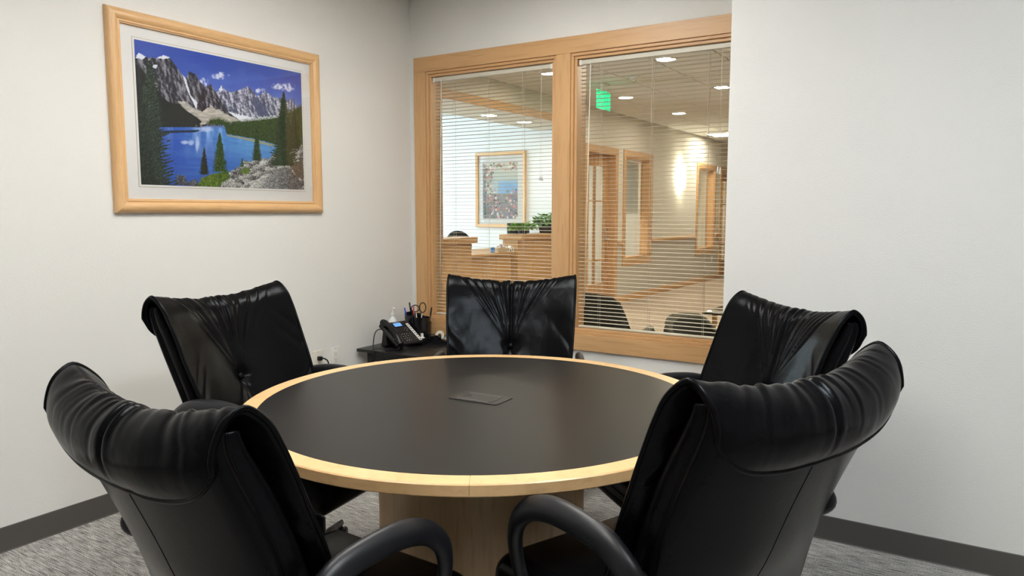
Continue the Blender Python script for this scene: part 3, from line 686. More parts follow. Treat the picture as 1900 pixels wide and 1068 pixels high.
# ------------------------------------------------------------------ wall plates
def plate(y, m, label, kind):
    t = thing('wall_outlet', label, 'outlet', (XL, y, .432))
    MB().rbox(0, .006, 0, .076, -.012, .114, .0025, 2).build('cover_plate', m, t)
    for zz in (-.002, .104): MB().lathe([(.0001, 0), (.003, 0), (.003, .001), (.0001, .001)], (0, 0, 0), 10).xf(T(.006, .038, zz) @ Matrix.Rotation(PI/2, 4, 'Y')).build('screw', 'metal', t)
    if kind == 'duplex':
        d = MB().rbox(.006, .0085, .020, .056, .016, .086, .001, 1).build('receptacle', m, t)
        for zc in (.034, .068):
            s = MB().box(.0085, .009, .0305, .0325, zc+.002, zc+.011).box(.0085, .009, .0435, .0455, zc+.002, zc+.010)
            s.lathe([(.0001, 0), (.0028, 0)], (0, 0, 0), 10); M = T(.009, .038, zc-.006) @ Matrix.Rotation(PI/2, 4, 'Y')
            k = 11 if False else 10
            for i in range(len(s.v)-20, len(s.v)): s.v[i] = tuple(M @ Vector(s.v[i]))
            s.build('slots', 'slot_dark', t)
    else:
        MB().rbox(.006, .010, .031, .044, .018, .034, .001, 1).build('jack', 'red_plastic', t)
        MB().box(.006, .0064, .050, .062, .022, .027).build('jack_legend', 'red_plastic', t)
    return t
plate(2.945, 'ivory_plastic', 'ivory wall plate with a black plug and red jack', 'data')
plate(3.083, 'white_plastic', 'white duplex outlet on the picture wall', 'duplex')
pc = thing('power_cord', 'black cord and plug pushed into the ivory wall plate', 'cord', (XL, 2.983, .50))
MB().rbox(.006, .034, -.010, .012, -.012, .012, .004, 2).build('plug', 'black_plastic', pc)
MB().tube(crom(np.array([(.028, 0, .002), (.045, .012, .0), (.055, .03, -.02), (.055, .036, -.07), (.05, .03, -.20), (.03, .02, -.40), (.03, 0, -.47), (.06, -.05, -.494)]), 6), .0042, 8).build('cable', 'black_plastic', pc)

# ------------------------------------------------------------------ small black table in the corner
SZ = .511; SX0, SX1, SY0, SY1 = -3.195, -2.60, 3.285, 3.815
st = thing('side_table', 'low black laminate table in the corner under the window', 'table', ((SX0+SX1)/2, (SY0+SY1)/2, 0))
cx_, cy_ = (SX0+SX1)/2, (SY0+SY1)/2; hx, hy = (SX1-SX0)/2, (SY1-SY0)/2
MB().rbox(-hx, hx, -hy, hy, SZ-.019, SZ, .003, 2).build('table_top', 'laminate', st)
for sx in (-1, 1):
    for sy in (-1, 1):
        MB().rbox(sx*(hx-.075)-.018, sx*(hx-.075)+.018, sy*(hy-.05)-.018, sy*(hy-.05)+.018, 0, SZ-.019, .003, 2).build('leg', 'black_matte', st)
MB().box(-hx+.09, hx-.09, -hy+.04, -hy+.058, SZ-.075, SZ-.019).build('apron', 'black_matte', st)

# ------------------------------------------------------------------ desk phone (user side is local -Y)
fx, fy = -2.929, 3.475
pa = math.atan2(-2.913+2.944, 3.579-3.371)        # front edge runs along +Y
ph_ = thing('desk_phone', 'black desk phone with lit blue screen on the corner table', 'phone', (fx, fy, SZ), PI/2-pa)
tilt = R(34); Mb = T(0, .004, .012) @ rotx(tilt)
def pp(mb, name, m, par=ph_): return mb.xf(Mb).build(name, m, par, 40)
body = pp(MB().rbox(-.105, .105, 0, .205, 0, .026, .008, 3), 'body', 'black_matte')
MB().prism([(.120, .012), (.150, 0), (.175, 0), (.150, .14), (.135, .125)], 0, -.08, .05).build('stand', 'black_matte', ph_)
pp(MB().rbox(-.030, .070, .148, .196, .026, .030, .003, 2), 'screen_bezel', 'black_gloss')
scr = pp(MB().box(-.018, .040, .152, .182, .030, .0312), 'screen', 'lcd')
pp(MB().box(-.012, .030, .1885, .1925, .030, .0304), 'printed_name', 'key_grey')
k = MB()
for r_ in range(4):
    for c_ in range(3): k.rbox(-.022+c_*.019, -.010+c_*.019, .018+r_*.019, .027+r_*.019, .026, .029, .002, 1)
    for c_ in range(2): k.rbox(.038+c_*.017, .049+c_*.017, .022+r_*.018, .028+r_*.018, .026, .029, .002, 1)
for a in range(4): k.rbox(.045+.012*math.cos(a*PI/2)-.004, .045+.012*math.cos(a*PI/2)+.004, .118+.012*math.sin(a*PI/2)-.004, .118+.012*math.sin(a*PI/2)+.004, .026, .029, .001, 1)
for c_ in range(4): k.rbox(-.026+c_*.012, -.018+c_*.012, .108, .113, .026, .029, .001, 1)
kk = pp(k, 'keypad', 'black_plastic'); kk['kind'] = 'stuff'
g_ = MB()
for r_ in range(4):
    for c_ in range(3): g_.box(-.0185+c_*.019, -.0135+c_*.019, .0205+r_*.019, .0245+r_*.019, .029, .0292)
    for c_ in range(2): g_.box(.041+c_*.017, .046+c_*.017, .0242+r_*.018, .0258+r_*.018, .029, .0292)
for a in range(4): g_.box(.045+.012*math.cos(a*PI/2)-.0015, .045+.012*math.cos(a*PI/2)+.0015, .118+.012*math.sin(a*PI/2)-.0015, .118+.012*math.sin(a*PI/2)+.0015, .029, .0292)
gg = pp(g_, 'key_print', 'white_plastic'); gg['kind'] = 'stuff'
pp(MB().rbox(.080, .100, .010, .170, .026, .0275, .002, 1), 'line_key_strip', 'white_plastic')
for r_ in range(8): pp(MB().rbox(.086, .094, .015+r_*.0195, .024+r_*.0195, .0275, .0295, .001, 1), 'line_key', 'black_plastic')
# handset: curved bar with ear and mouth cups
hp = [(-.082, .000, .030), (-.082, .03, .042), (-.082, .07, .052), (-.082, .11, .055), (-.082, .15, .052), (-.082, .185, .044), (-.082, .207, .034)]
hs = pp(MB().tube(crom(np.array(hp), 4), [.021]*4+[.020]*4+[.017]*4+[.017]*4+[.018]*4+[.021]*5, 12, flat=(1.05, .85)), 'handset', 'black_plastic')
pp(MB().rbox(-.105, -.059, .002, .050, .022, .046, .008, 3), 'mouth_cup', 'black_plastic', hs)
pp(MB().rbox(-.105, -.059, .160, .210, .022, .046, .008, 3), 'ear_cup', 'black_plastic', hs)
# straight cable towards the wall, coiled handset cord over the table edge (local frame, front is -Y)
MB().tube(crom(np.array([(-.05, .16, .10), (-.10, .17, .11), (-.16, .14, .09), (-.205, .10, .02), (-.216, .08, -.05), (-.216, .07, -.20), (-.20, .1, -.45)]), 8), .0032, 8).build('line_cable', 'black_plastic', ph_)
coil = []
path = crom(np.array([(-.085, .0, .02), (-.10, -.01, .008), (-.14, .0, .008), (-.200, .085, .012), (-.226, .09, -.03), (-.222, .085, -.12), (-.212, .04, -.17), (-.210, -.01, -.15), (-.208, -.03, -.05), (-.200, -.012, .012), (-.12, -.015, .007), (-.085, -.005, .012)]), 30)
ang = 0
for i in range(len(path)-1):
    p = Vector(path[i]); tdir = (Vector(path[i+1])-p).normalized(); a_ = Vector((0, 1, 0)) if abs(tdir.y) < .8 else Vector((1, 0, 0)); a_ = (a_-tdir*a_.dot(tdir)).normalized(); b_ = tdir.cross(a_)
    lo = .006 if path[i][2] < -.0 else .0035
    ang += .9; coil.append(p+a_*lo*math.cos(ang)+b_*lo*math.sin(ang))
MB().tube(coil, .0018, 5).build('coiled_cord', 'black_plastic', ph_)

# ------------------------------------------------------------------ sanitizer, pen organizer, pens, scissors, tape
sb = thing('sanitizer_bottle', 'clear pump bottle of hand sanitizer behind the desk phone', 'bottle', (-3.165, 3.590, SZ)); sb.scale = (1, 1, 1.32)
MB().lathe([(.0001, 0), (.026, 0), (.029, .004), (.029, .095), (.024, .112), (.012, .122), (.012, .128), (.0001, .128)], (0, 0, 0), 24).build('bottle_body', 'sanitizer', sb, 50)
MB().lathe([(.0294, .03), (.0296, .03), (.0296, .085), (.0294, .085)], (0, 0, 0), 24, -.9, .6).build('bottle_label', 'key_grey', sb)
MB().lathe([(.0001, .128), (.013, .128), (.013, .142), (.005, .145), (.004, .165), (.0001, .165)], (0, 0, 0), 16).tube([(0, 0, .165), (.012, -.006, .168), (.030, -.014, .163)], .0045, 8).build('pump', 'white_plastic', sb)
ogx, ogy = -3.050, 3.705
og = thing('pen_organizer', 'black round desk organizer crowded with pens by the window', 'organizer', (ogx, ogy, SZ)); og.scale = (1.2, 1.2, 1.36)
MB().lathe([(.0001, 0), (.074, 0), (.075, .006), (.072, .010), (.0001, .010)], (0, 0, 0), 36).build('turntable', 'black_plastic', og, 40)
MB().lathe([(.0001, .010), (.0665, .010), (.0675, .112), (.0655, .112), (.064, .016), (.0001, .016)], (0, 0, 0), 36).build('drum', 'black_gloss', og, 40)
MB().lathe([(.0001, .012), (.040, .012), (.040, .105), (.038, .105), (.038, .02), (.0001, .02)], (0, .0, 0), 28).build('center_cup', 'black_gloss', og, 40)
for k in range(6):
    a0 = k*PI/3-.2; h = (.135, .128, .120, .09, .085, .125)[(k+3) % 6]
    MB().lathe([(.041, .012), (.070, .012), (.072, h), (.070, h), (.068, .016), (.041, .016), (.041, .012)], (0, 0, 0), 10, a0+.03, a0+PI/3-.03).build('compartment', 'black_gloss', og, 40)
    q = MB()
    for aa in (a0+.03, a0+PI/3-.03): q.add([(.041*math.cos(aa), .041*math.sin(aa), .012), (.071*math.cos(aa), .071*math.sin(aa), .012), (.072*math.cos(aa), .072*math.sin(aa), h), (.041*math.cos(aa), .041*math.sin(aa), h+.008)], [(0, 1, 2, 3)])
    q.build('divider', 'black_gloss', og)
def pen(name, label, dx, dy, lean, m, tipm, top):
    t = thing(name, label, 'pen', (ogx+dx, ogy+dy, SZ+.016)); l = .19
    MB().tube([(0, 0, 0), (lean[0]*l*.85, lean[1]*l*.85, l*.85)], .0042, 8).build('barrel', 'black_plastic' if m is None else m, t)
    MB().tube([(lean[0]*l*.8, lean[1]*l*.8, l*.8), (lean[0]*top, lean[1]*top, top)], [.0055, .0048], 8).build('cap', tipm, t)
    return t
pen('pen', 'blue capped pen in the black organizer', -.030, -.045, (-.10, -.14), 'blue_pen', 'blue_pen', .205)
pen('pen', 'red capped pen in the black organizer', -.008, -.050, (.02, .05), 'red_pen', 'red_pen', .212)
pen('pen', 'black pen leaning outward from the organizer beside the blind', .040, .045, (.10, .10), None, 'black_plastic', .20)
pen('pen', 'tall black pen behind the red pen in the organizer', -.022, -.010, (-.09, -.10), None, 'black_plastic', .235)
sc = thing('scissors', 'black handled scissors standing in the organizer', 'scissors', (ogx+.006, ogy, SZ+.022))
for s_, (xc, yc, zc, rx, rz) in enumerate(((-.018, -.014, .190, .022, .022), (.018, .018, .195, .018, .032))):
    pts = [(xc+rx*math.cos(a)*.8, yc+rx*math.cos(a)*.8, zc+rz*math.sin(a)) for a in np.linspace(0, 2*PI, 22)[:-1]]
    MB().tube(pts, .0034, 8, closed=True).build('handle_loop', 'black_plastic', sc)
    MB().tube([(0, 0, 0), (xc*.5, yc*.5, .09), (xc*.8, yc*.8, zc-rz)], [.003, .004, .004], 6, flat=(1, .5)).build('blade', 'metal', sc)
cf = thing('correction_bottle', 'tiny white capped bottle in front of the black organizer', 'bottle', (-2.950, 3.620, SZ))
MB().rbox(-.032, .024, -.024, .024, 0, .040, .004, 2).build('bottle_body', 'black_plastic', cf)
MB().lathe([(.0001, .040), (.018, .040), (.018, .043), (.0095, .046), (.0085, .068), (.0001, .069)], (0, 0, 0), 16).build('cap', 'white_plastic', cf, 40)
sp = thing('stapler_block', 'small black box with a grey lid beside the tape dispenser', 'box', (-2.925, 3.730, SZ))
MB().rbox(-.028, .028, -.03, .03, 0, .040, .004, 2).build('box_body', 'black_plastic', sp)
MB().rbox(-.024, .006, -.026, .010, .040, .044, .002, 1).build('box_lid', 'metal', sp)
td = thing('tape_dispenser', 'black tape dispenser with a white roll beside the organizer', 'tape dispenser', (-2.835, 3.700, SZ), R(35))
pr_ = [(-.075, 0), (.075, 0), (.078, .012), (.060, .022), (.020, .020), (-.010, .030), (-.030, .052), (-.050, .060), (-.068, .050), (-.077, .025)]
MB().prism([(a, b_) for a, b_ in pr_], 1, -.026, .026).build('dispenser_body', 'black_gloss', td)
MB().lathe([(.012, -.009), (.027, -.009), (.027, .009), (.012, .009), (.012, -.009)], (0, 0, 0), 24).xf(T(-.028, -.0, .058) @ rotx(PI/2)).build('tape_roll', 'ivory_plastic', td, 40)
MB().tube([(-.028, -.028, .046), (-.028, .028, .046)], .011, 12).build('hub', 'black_plastic', td)
# ------------------------------------------------------------------ the lobby beyond the window
LX0, LX1, LY1 = -8.6, 3.6, 17.0; XC = -4.46; YP = 8.757; ZS = 2.441
struct('lobby_floor', MB().box(LX0-.1, LX1+.1, YW+.06, LY1+.1, -.06, 0), 'lobby_carpet', 'warm brown streaked floor of the lobby')
struct('wall_reception', MB().box(LX0, XC, YP, YP+.10, 0, ZC), 'reception_paint', 'white reception wall behind the counter')
# corridor wall with a door, two windows and a far door
ops = [(8.99, 9.87, 0, 2.16), (10.245, 11.215, .632, 2.165), (13.59, 14.60, .625, 2.165), (15.06, 15.96, 0, 2.16)]
b = MB(); bl = MB(); prev = YP
def wallpiece(y0, y1, z0, z1):
    if z0 < .89 and z1 > .89: bl.box(XC-.14, XC, y0, y1, z0, .89); b.box(XC-.14, XC, y0, y1, .89, z1)
    elif z1 <= .89: bl.box(XC-.14, XC, y0, y1, z0, z1)
    else: b.box(XC-.14, XC, y0, y1, z0, z1)
for y0, y1, z0, z1 in ops:
    wallpiece(prev, y0, 0, ZC)
    if z0 > 0: wallpiece(y0, y1, 0, z0)
    wallpiece(y0, y1, z1, ZC); prev = y1
wallpiece(prev, LY1, 0, ZC)
wc = struct('wall_corridor', b, 'lobby_paint', 'cream corridor wall with doors and sidelight windows')
o = bl.build('wainscot_paint', 'lobby_paint_low', wc)
struct('wall_lobby_end', MB().box(LX0-.1, LX1+.1, LY1, LY1+.1, 0, ZC), 'lobby_paint', 'far end wall of the corridor')
struct('wall_lobby_side', MB().box(LX1, LX1+.1, YT, LY1, 0, ZC), 'lobby_paint', 'lobby wall out of view to the right')
b = MB(); b.box(LX0, XL-.1, YW, YT, 0, ZC).box(XE+.1, LX1+.1, YW, YT, 0, ZC) if XE+.1 < LX1+.1 else b.box(LX0, XL-.1, YW, YT, 0, ZC)
struct('wall_lobby_near', b, 'lobby_paint', 'lobby wall beside the meeting room')
# daylight window wall far left of reception
b = MB(); b.box(LX0-.12, LX0, YW, 4.7, 0, ZC).box(LX0-.12, LX0, 8.3, LY1, 0, ZC).box(LX0-.12, LX0, 4.7, 8.3, 0, .5).box(LX0-.12, LX0, 4.7, 8.3, 2.5, ZC)
struct('wall_outer', b, 'lobby_paint', 'outer lobby wall with the daylight window')
w9 = thing('window_4', 'tall daylight window of the reception area', None, kind='structure')
for y0 in (4.7, 5.9, 7.1): 
    MB().box(LX0-.09, LX0-.03, y0, y0+.06, .5, 2.5).build('frame_post', 'white_plastic', w9); MB().box(LX0-.065, LX0-.06, y0+.06, y0+1.2, .5, 2.5).build('glass_pane', 'pane', w9)
MB().box(LX0-.09, LX0-.03, 8.24, 8.3, .5, 2.5).build('frame_post', 'white_plastic', w9)
pl = bpy.data.lights.new('sky_portal', 'AREA'); pl.shape = 'RECTANGLE'; pl.size = 3.6; pl.size_y = 2.0; pl.cycles.is_portal = True
po = bpy.data.objects.new('sky_portal', pl); COL.objects.link(po); po.location = (LX0-.14, 6.5, 1.5); po.rotation_euler = (0, R(-90), 0)
# ceiling: slab, grid and tiles
lc = struct('ceiling_lobby', MB().box(LX0-.1, LX1+.1, YT, LY1+.1, ZC+.012, ZC+.1), 'grid_dark', 'lobby ceiling of beige acoustic tiles')
tm = MB().rbox(.006, .594, .006, .594, 0, .012, .004, 1).mesh('tile', 'ceiling_tile'); gx0 = -4.435
for i in range(8):
    for j in range(18):
        link('tile', tm, lc, (gx0+.6*i, YT+.02+.6*j, ZC))
MB().box(LX0, gx0-.02, YT, LY1, ZC, ZC+.012).box(gx0+4.8, LX1, YT, LY1, ZC, ZC+.012).box(gx0, gx0+4.8, YT+.02+10.8, LY1, ZC, ZC+.012).build('tile_field', 'ceiling_tile', lc)
# dropped soffit over the reception counter with its wood band
struct('soffit', MB().box(-5.12, XC, YT, YP, ZS, ZC), 'lobby_paint', 'dropped soffit above the reception counter')
struct('trim_1', MB().rbox(XC, XC+.022, YT+.3, YP+.1, ZS, ZS+.092, .003, 1), 'maple_y', 'maple band along the reception soffit')
# chair rail and wood base along the corridor
def trim(name, x0, x1, z0, z1, segs, label, m='maple_y'):
    t = thing(name, label, None, kind='structure')
    for a, c in segs: MB().rbox(x0, x1, a, c, z0, z1, .004, 2).build('board', m, t)
gaps = [(9.965, 10.15), (11.31, 13.49), (14.70, 14.96), (16.06, LY1)]
trim('trim_2', XC, XC+.03, .862, .912, gaps, 'maple chair rail along the corridor wall')
trim('baseboard_corridor', XC, XC+.016, 0, .105, [(YP, 8.89), (9.965, 14.96), (16.06, LY1)], 'maple base along the corridor wall')
def sidelight(name, y0, y1, z0, z1, label):
    t = thing(name, label, None, kind='structure')
    win_frame(t, 1, XC, -1, y0, y1, z0, z1, .09, [], ('maple_y', 'maple_z'), depth=.14, gl=.11)
    return t
s1 = sidelight('window_2', *ops[1], 'maple framed corridor window beside the glazed door')
MB().box(XC-.185, XC-.18, ops[1][0]+.04, ops[1][1]-.04, 1.32, 2.12).build('roller_shade', 'shade_fabric', s1)
s2 = sidelight('window_3', *ops[2], 'maple framed corridor window lit by the wall sconce')
def glazed_door(name, y0, y1, label):
    t = thing(name, label, None, kind='structure'); cw = .09; z1 = 2.16
    for args, m in (((XC-.142, XC+.018, y0-cw, y0+.012, 0, z1-.012), 'maple_z'), ((XC-.142, XC+.018, y1-.012, y1+cw, 0, z1-.012), 'maple_z'), ((XC-.142, XC+.018, y0-cw, y1+cw, z1-.012, z1+cw), 'maple_y')):
        MB().rbox(*args, .003, 1).build('casing', m, t)
    x0, x1 = XC-.135, XC-.09; sl = .11; y0 += .014; y1 -= .014; z1 -= .014
    for a, c, zz0, zz1, m in ((y0, y0+sl, 0, z1, 'door_wood'), (y1-sl-.35*0, y1, 0, z1, 'door_wood'), (y0+sl, y1-sl, 0, .33, 'door_wood'), (y0+sl, y1-sl, z1-.16, z1, 'door_wood')):
        MB().rbox(x0, x1, a, c, zz0, zz1, .003, 1).build('rail', m, t)
    ym = (y0+y1)/2
    MB().box(x0+.01, x1-.005, ym-.014, ym+.014, .33, z1-.16).build('muntin', 'door_wood', t)
    for zz in (.66, 1.50): MB().box(x0+.01, x1-.005, y0+sl, y1-sl, zz-.012, zz+.012).build('muntin', 'door_wood', t)
    MB().box(x0+.018, x0+.024, y0+sl, y1-sl, .33, z1-.16).build('glass_pane', 'pane', t)
    h = MB().rbox(x1, x1+.008, y1-.085, y1-.040, .93, 1.11, .003, 1).build('lock_plate', 'metal', t)
    MB().tube([(x1+.005, y1-.062, .96), (x1+.05, y1-.062, .96), (x1+.055, y1-.16, .955)], .009, 8).build('lever', 'metal', h)
glazed_door('door_1', *ops[0][:2], 'glazed maple door with a lever handle at the start of the corridor')
glazed_door('door_2', *ops[3][:2], 'far glazed maple door at the end of the corridor')
# offices behind the corridor wall
b = MB(); b.box(-8.0, XC-.14, YP+.10, YP+.12, 0, ZC).box(-7.2, -7.1, YP+.12, LY1, 0, ZC).box(-7.2, XC-.14, 12.35, 12.45, 0, ZC)
struct('wall_office', b, 'wall_paint', 'pale walls of the offices behind the corridor')
for k, (yy, lb) in enumerate(((10.3, 'ceiling panel of the office behind the glazed door'), (14.6, 'ceiling panel of the far office'))):
    troffer(-5.8, yy, lb, 'lobby_panel', .6, 1.2, ZC-.02, 'office ceiling panels')

# lobby lights
def downlight(px, py, z, label):
    t = thing('downlight', label, 'downlight', (px, py, z), group='round recessed lobby lights')
    MB().lathe([(.085, -.002), (.098, -.006), (.108, 0), (.085, 0), (.085, -.002)], (0, 0, 0), 28).build('trim_ring', 'metal', t)
    MB().lathe([(.0001, -.001), (.085, -.001)], (0, 0, 0), 28).build('lens', 'downlight_lens', t)
downlight(-3.751, 8.588, ZC, 'round downlight right of the green exit sign')
downlight(-3.694, 10.331, ZC, 'round downlight in the middle of the lobby ceiling, second past the exit sign')
downlight(-2.519, 6.659, ZC, 'nearest round downlight at the top of the right pane')
downlight(-2.529, 8.47, ZC, 'round downlight against the bare right wall edge')
downlight(-3.759, 6.696, ZC, 'round downlight at the top of the left pane beside the mullion')
downlight(-4.79, 7.13, ZS, 'soffit downlight above the reception counter, nearer one')
downlight(-4.785, 7.90, ZS, 'soffit downlight above the reception counter, farther one')
for k, (xx, yy, lb) in enumerate(((-.9, 6.5, 'added fill panel, unseen right of the window, nearest'), (-.9, 9.5, 'added fill panel, unseen right of the window, middle'), (-3.93, 13.5, 'bright ceiling panel far down the corridor'))):  # first two panels are unseen, added only to brighten the lobby
    troffer(xx, yy, lb, 'lobby_panel', .6, 1.2 if k < 2 else .6, ZC-.001, 'lobby ceiling panels')
sc_ = thing('wall_sconce', 'glowing white wall sconce on the corridor wall', 'sconce', (XC, 12.58, 1.76))
MB().lathe([(.10, 0), (.11, .02), (.11, .40), (.10, .42)], (0, 0, 0), 16, -PI/2, PI/2).build('shade', 'sconce_glow', sc_)
MB().box(0, .012, -.05, .05, .05, .37).build('back_plate', 'metal', sc_)
# exit sign hanging from the ceiling, facing across the lobby
ex = thing('exit_sign', 'glowing green edge-lit exit sign hanging from the lobby ceiling', 'exit sign', (-3.55, 7.05, 2.74))
ex.location = (-3.55, 7.527, 2.74)
ew, eh = .345, .19
MB().rbox(-.03, .03, -.10, .10, -.03, 0, .003, 1).box(-.008, .008, -.06, -.04, -.08, -.03).box(-.008, .008, .04, .06, -.08, -.03).build('canopy', 'white_plastic', ex)
MB().box(-.004, .004, -ew/2, ew/2, -.08-eh, -.08).build('acrylic_panel', 'exit_green', ex)
fc = bpy.data.curves.new('lettering', 'FONT'); fc.body = 'EXIT'; fc.size = .17; fc.extrude = .001; fc.align_x = 'CENTER'
fo = bpy.data.objects.new('tmp', fc); COL.objects.link(fo); dg = bpy.context.evaluated_depsgraph_get()
me = bpy.data.meshes.new_from_object(fo.evaluated_get(dg)); bpy.data.objects.remove(fo); me.materials.clear(); me.materials.append(MATS['exit_letter'])
lt = link('lettering', me, ex, (.0055, 0, -.08-eh/2-.062), (R(90), 0, R(90)))
MB().rbox(-.006, .006, -ew/2, ew/2, -.08-eh-.008, -.08-eh, .001, 1).build('bottom_edge', 'exit_letter', ex)
sd = thing('smoke_detector', 'small square detector on the lobby ceiling between the downlights', 'detector', (-3.10, 7.35, ZC))
MB().lathe([(.0001, -.035), (.035, -.035), (.055, -.02), (.06, 0), (.0001, 0)], (0, 0, 0), 20).build('housing', 'white_plastic', sd); MB().lathe([(.0001, -.037), (.008, -.037), (.008, -.034)], (0, 0, 0), 10).build('sensor', 'slot_dark', sd)
op = thing('corridor_outlet', 'small white outlet low on the corridor wall below the lit window', 'outlet', (XC, 14.55, .36))
MB().rbox(0, .008, -.038, .038, 0, .12, .002, 1).build('cover_plate', 'white_plastic', op); MB().box(.008, .0085, -.015, .015, .025, .095).build('receptacle', 'ivory_plastic', op)

# reception counter
def counter(label, y0, y1):
    t = thing('reception_counter', label, 'counter', (-4.82, (y0+y1)/2, 0), group='tall sections of the reception counter'); h = (y1-y0)/2
    MB().rbox(-.16, .17, -h, h, 1.008, 1.07, .003, 1).build('transaction_top', 'counter_wood', t)
    MB().rbox(.05, .10, -h+.02, h-.02, 0, 1.008, .003, 1).build('front_panel', 'counter_wood', t)
    MB().rbox(-.12, .05, -h+.02, -h+.06, 0, 1.008, .003, 1).build('end_panel', 'counter_wood', t)
    MB().rbox(-.12, .05, h-.06, h-.02, 0, 1.008, .003, 1).build('end_panel', 'counter_wood', t)
    n = 3
    for k in range(1, n): MB().box(.10, .1015, -h+.02+(2*h-.04)*k/n-.002, -h+.02+(2*h-.04)*k/n+.002, .05, 1.0).build('panel_joint', 'door_wood', t)
counter('tall reception counter section in front of the mesh task chair', 5.0, 6.69)
counter('tall reception counter section carrying the green plants', 7.62, 8.74)
rd = thing('reception_desk', 'lower maple desk between the two tall counter sections', 'desk', (-4.95, 7.14, 0))
MB().rbox(-.55, .20, -.46, .47, .838, .868, .003, 1).build('desk_top', 'counter_wood', rd)
MB().rbox(.10, .15, -.46, .47, 0, .838, .003, 1).build('front_panel', 'counter_wood', rd)
for s_ in (-.14, .14): MB().box(.15, .1515, s_-.002, s_+.002, .05, .82).build('panel_joint', 'door_wood', rd)
mo = thing('monitor', 'black computer monitor seen from behind at the reception desk', 'monitor', (-5.18, 8.40, .868))
MB().rbox(-.02, .02, -.255, .255, .05, .335, .006, 2).build('housing', 'black_matte', mo)
MB().box(-.022, -.02, -.245, .245, .06, .325).build('screen', 'black_gloss', mo)
MB().rbox(-.03, .03, -.04, .04, .006, .10, .004, 1).rbox(-.08, .08, -.11, .11, 0, .008, .002, 1).build('stand', 'black_matte', mo)
dk = thing('back_desk', 'plain maple work desk behind the tall counter', 'desk', (-5.25, 8.22, 0))
MB().rbox(-.25, .25, -.52, .52, .838, .868, .003, 1).build('desk_top', 'counter_wood', dk)
MB().box(-.24, -.22, -.51, .51, 0, .838).box(.20, .22, -.51, .51, 0, .838).build('panel', 'counter_wood', dk)
def leafy(parent, n, rx, ry, rz, z0, m, size, seed, trail=0):
    r = random.Random(seed); b = MB(); b2 = MB()
    for k in range(n):
        a = r.uniform(0, 2*PI); q = math.sqrt(r.random()); x, y = rx*q*math.cos(a), ry*q*math.sin(a); z = z0+rz*r.random()*(1-.6*q*q)-trail*q*q*.5
        d = Vector((math.cos(a)*.8, math.sin(a)*.8, r.uniform(-.5, .8))).normalized(); s = size*r.uniform(.6, 1.2); sd = d.cross(Vector((r.uniform(-.4, .4), r.uniform(-.4, .4), 1))).normalized(); u_ = sd.cross(d)
        p = Vector((x, y, z)); pts = [p, p+d*s*.35+sd*s*.28+u_*s*.05, p+d*s*.7+sd*s*.2, p+d*s-u_*s*.12, p+d*s*.7-sd*s*.2, p+d*s*.35-sd*s*.28+u_*s*.05]
        b.add(pts, [(0, 1, 2, 3), (0, 3, 4, 5)], True)
        if k % 6 == 0: b2.tube([(x*.1, y*.1, z0-.06), (x*.6, y*.6, z), (x, y, z)], .002, 4)
    o = b.build('foliage', m, parent); o['kind'] = 'stuff'; b2.build('stems', 'leaf_dark', parent)
fe = thing('potted_fern', 'low spreading green plant on the tall reception counter', 'plant', (-4.82, 7.92, 1.07))
MB().lathe([(.0001, 0), (.05, 0), (.07, .05), (.066, .05), (.05, .04), (.0001, .04)], (0, 0, 0), 20).build('pot', 'pot', fe); leafy(fe, 240, .10, .26, .07, .065, 'leaf', .06, 3)
fp = thing('potted_plant', 'bushy green plant in a dark pot beside the window mullion', 'plant', (-4.82, 8.52, 1.07))
MB().lathe([(.0001, 0), (.09, 0), (.12, .15), (.112, .15), (.09, .13), (.0001, .13)], (0, 0, 0), 24).build('pot', 'pot', fp); leafy(fp, 240, .15, .18, .13, .13, 'leaf_dark', .07, 5, .08)
bo = thing('candy_bowl', 'cream bowl heaped with wrapped candy on the lower desk', 'bowl', (-4.80, 7.42, .868))
MB().lathe([(.0001, 0), (.05, 0), (.085, .05), (.090, .055), (.084, .055), (.05, .012), (.0001, .012)], (0, 0, 0), 28).build('bowl', 'ceramic', bo)
q = MB(); r_ = random.Random(2)
for k in range(26):
    a, d = r_.uniform(0, 2*PI), .068*math.sqrt(r_.random()); q.sphere((d*math.cos(a), d*math.sin(a), .055+r_.uniform(0, .05)*(1-d/.08)), r_.uniform(.012, .02), 6, (1, 1.3, .8))
o = q.build('candies', 'candy', bo); o['kind'] = 'stuff'
cb = tag(MB().rbox(-.012, .012, -.03, .03, 0, .065, .003, 1).xf(T(0, 0, 0)).build('blue_box', 'blue_card'), 'small blue box left of the candy bowl', 'box'); cb.location = (-4.84, 7.27, .868)
hs_ = thing('card_house', 'little white house shaped box right of the candy bowl', 'box', (-4.78, 7.545, .868))
MB().prism([(-.05, 0), (.05, 0), (.05, .045), (0, .07), (-.05, .045)], 0, -.03, .03).build('house_body', 'paper_white', hs_); MB().box(.03, .0305, -.03, -.008, 0, .03).box(.03, .0305, .012, .03, .012, .034).build('openings', 'slot_dark', hs_)
mc = thing('task_chair', 'dark mesh backed task chair behind the reception counter', 'chair', (-5.95, 7.66, 0), R(90))
ar = []
for k in range(25):
    a = PI*k/24; ar.append((.245*math.cos(a), -.34+.04*math.sin(a), .90+.19*math.sin(a)**.7))
ar = [(.22, -.30, .55)]+ar+[(-.22, -.30, .55)]
MB().tube(ar, .018, 8, closed=True).build('back_frame', 'black_plastic', mc)
b = MB(); vs = [(0, -.325, .75)]+ar; b.add(vs, [(0, i, i+1) for i in range(1, len(ar))]+[(0, len(ar), 1)], True); b.build('mesh_back', 'black_matte', mc)
MB().rbox(-.25, .25, -.26, .24, .44, .51, .03, 3).build('seat', 'chair_fabric', mc); MB().tube([(0, -.28, .62), (0, -.24, .42), (0, 0, .42)], .02, 8).build('back_bracket', 'black_plastic', mc)
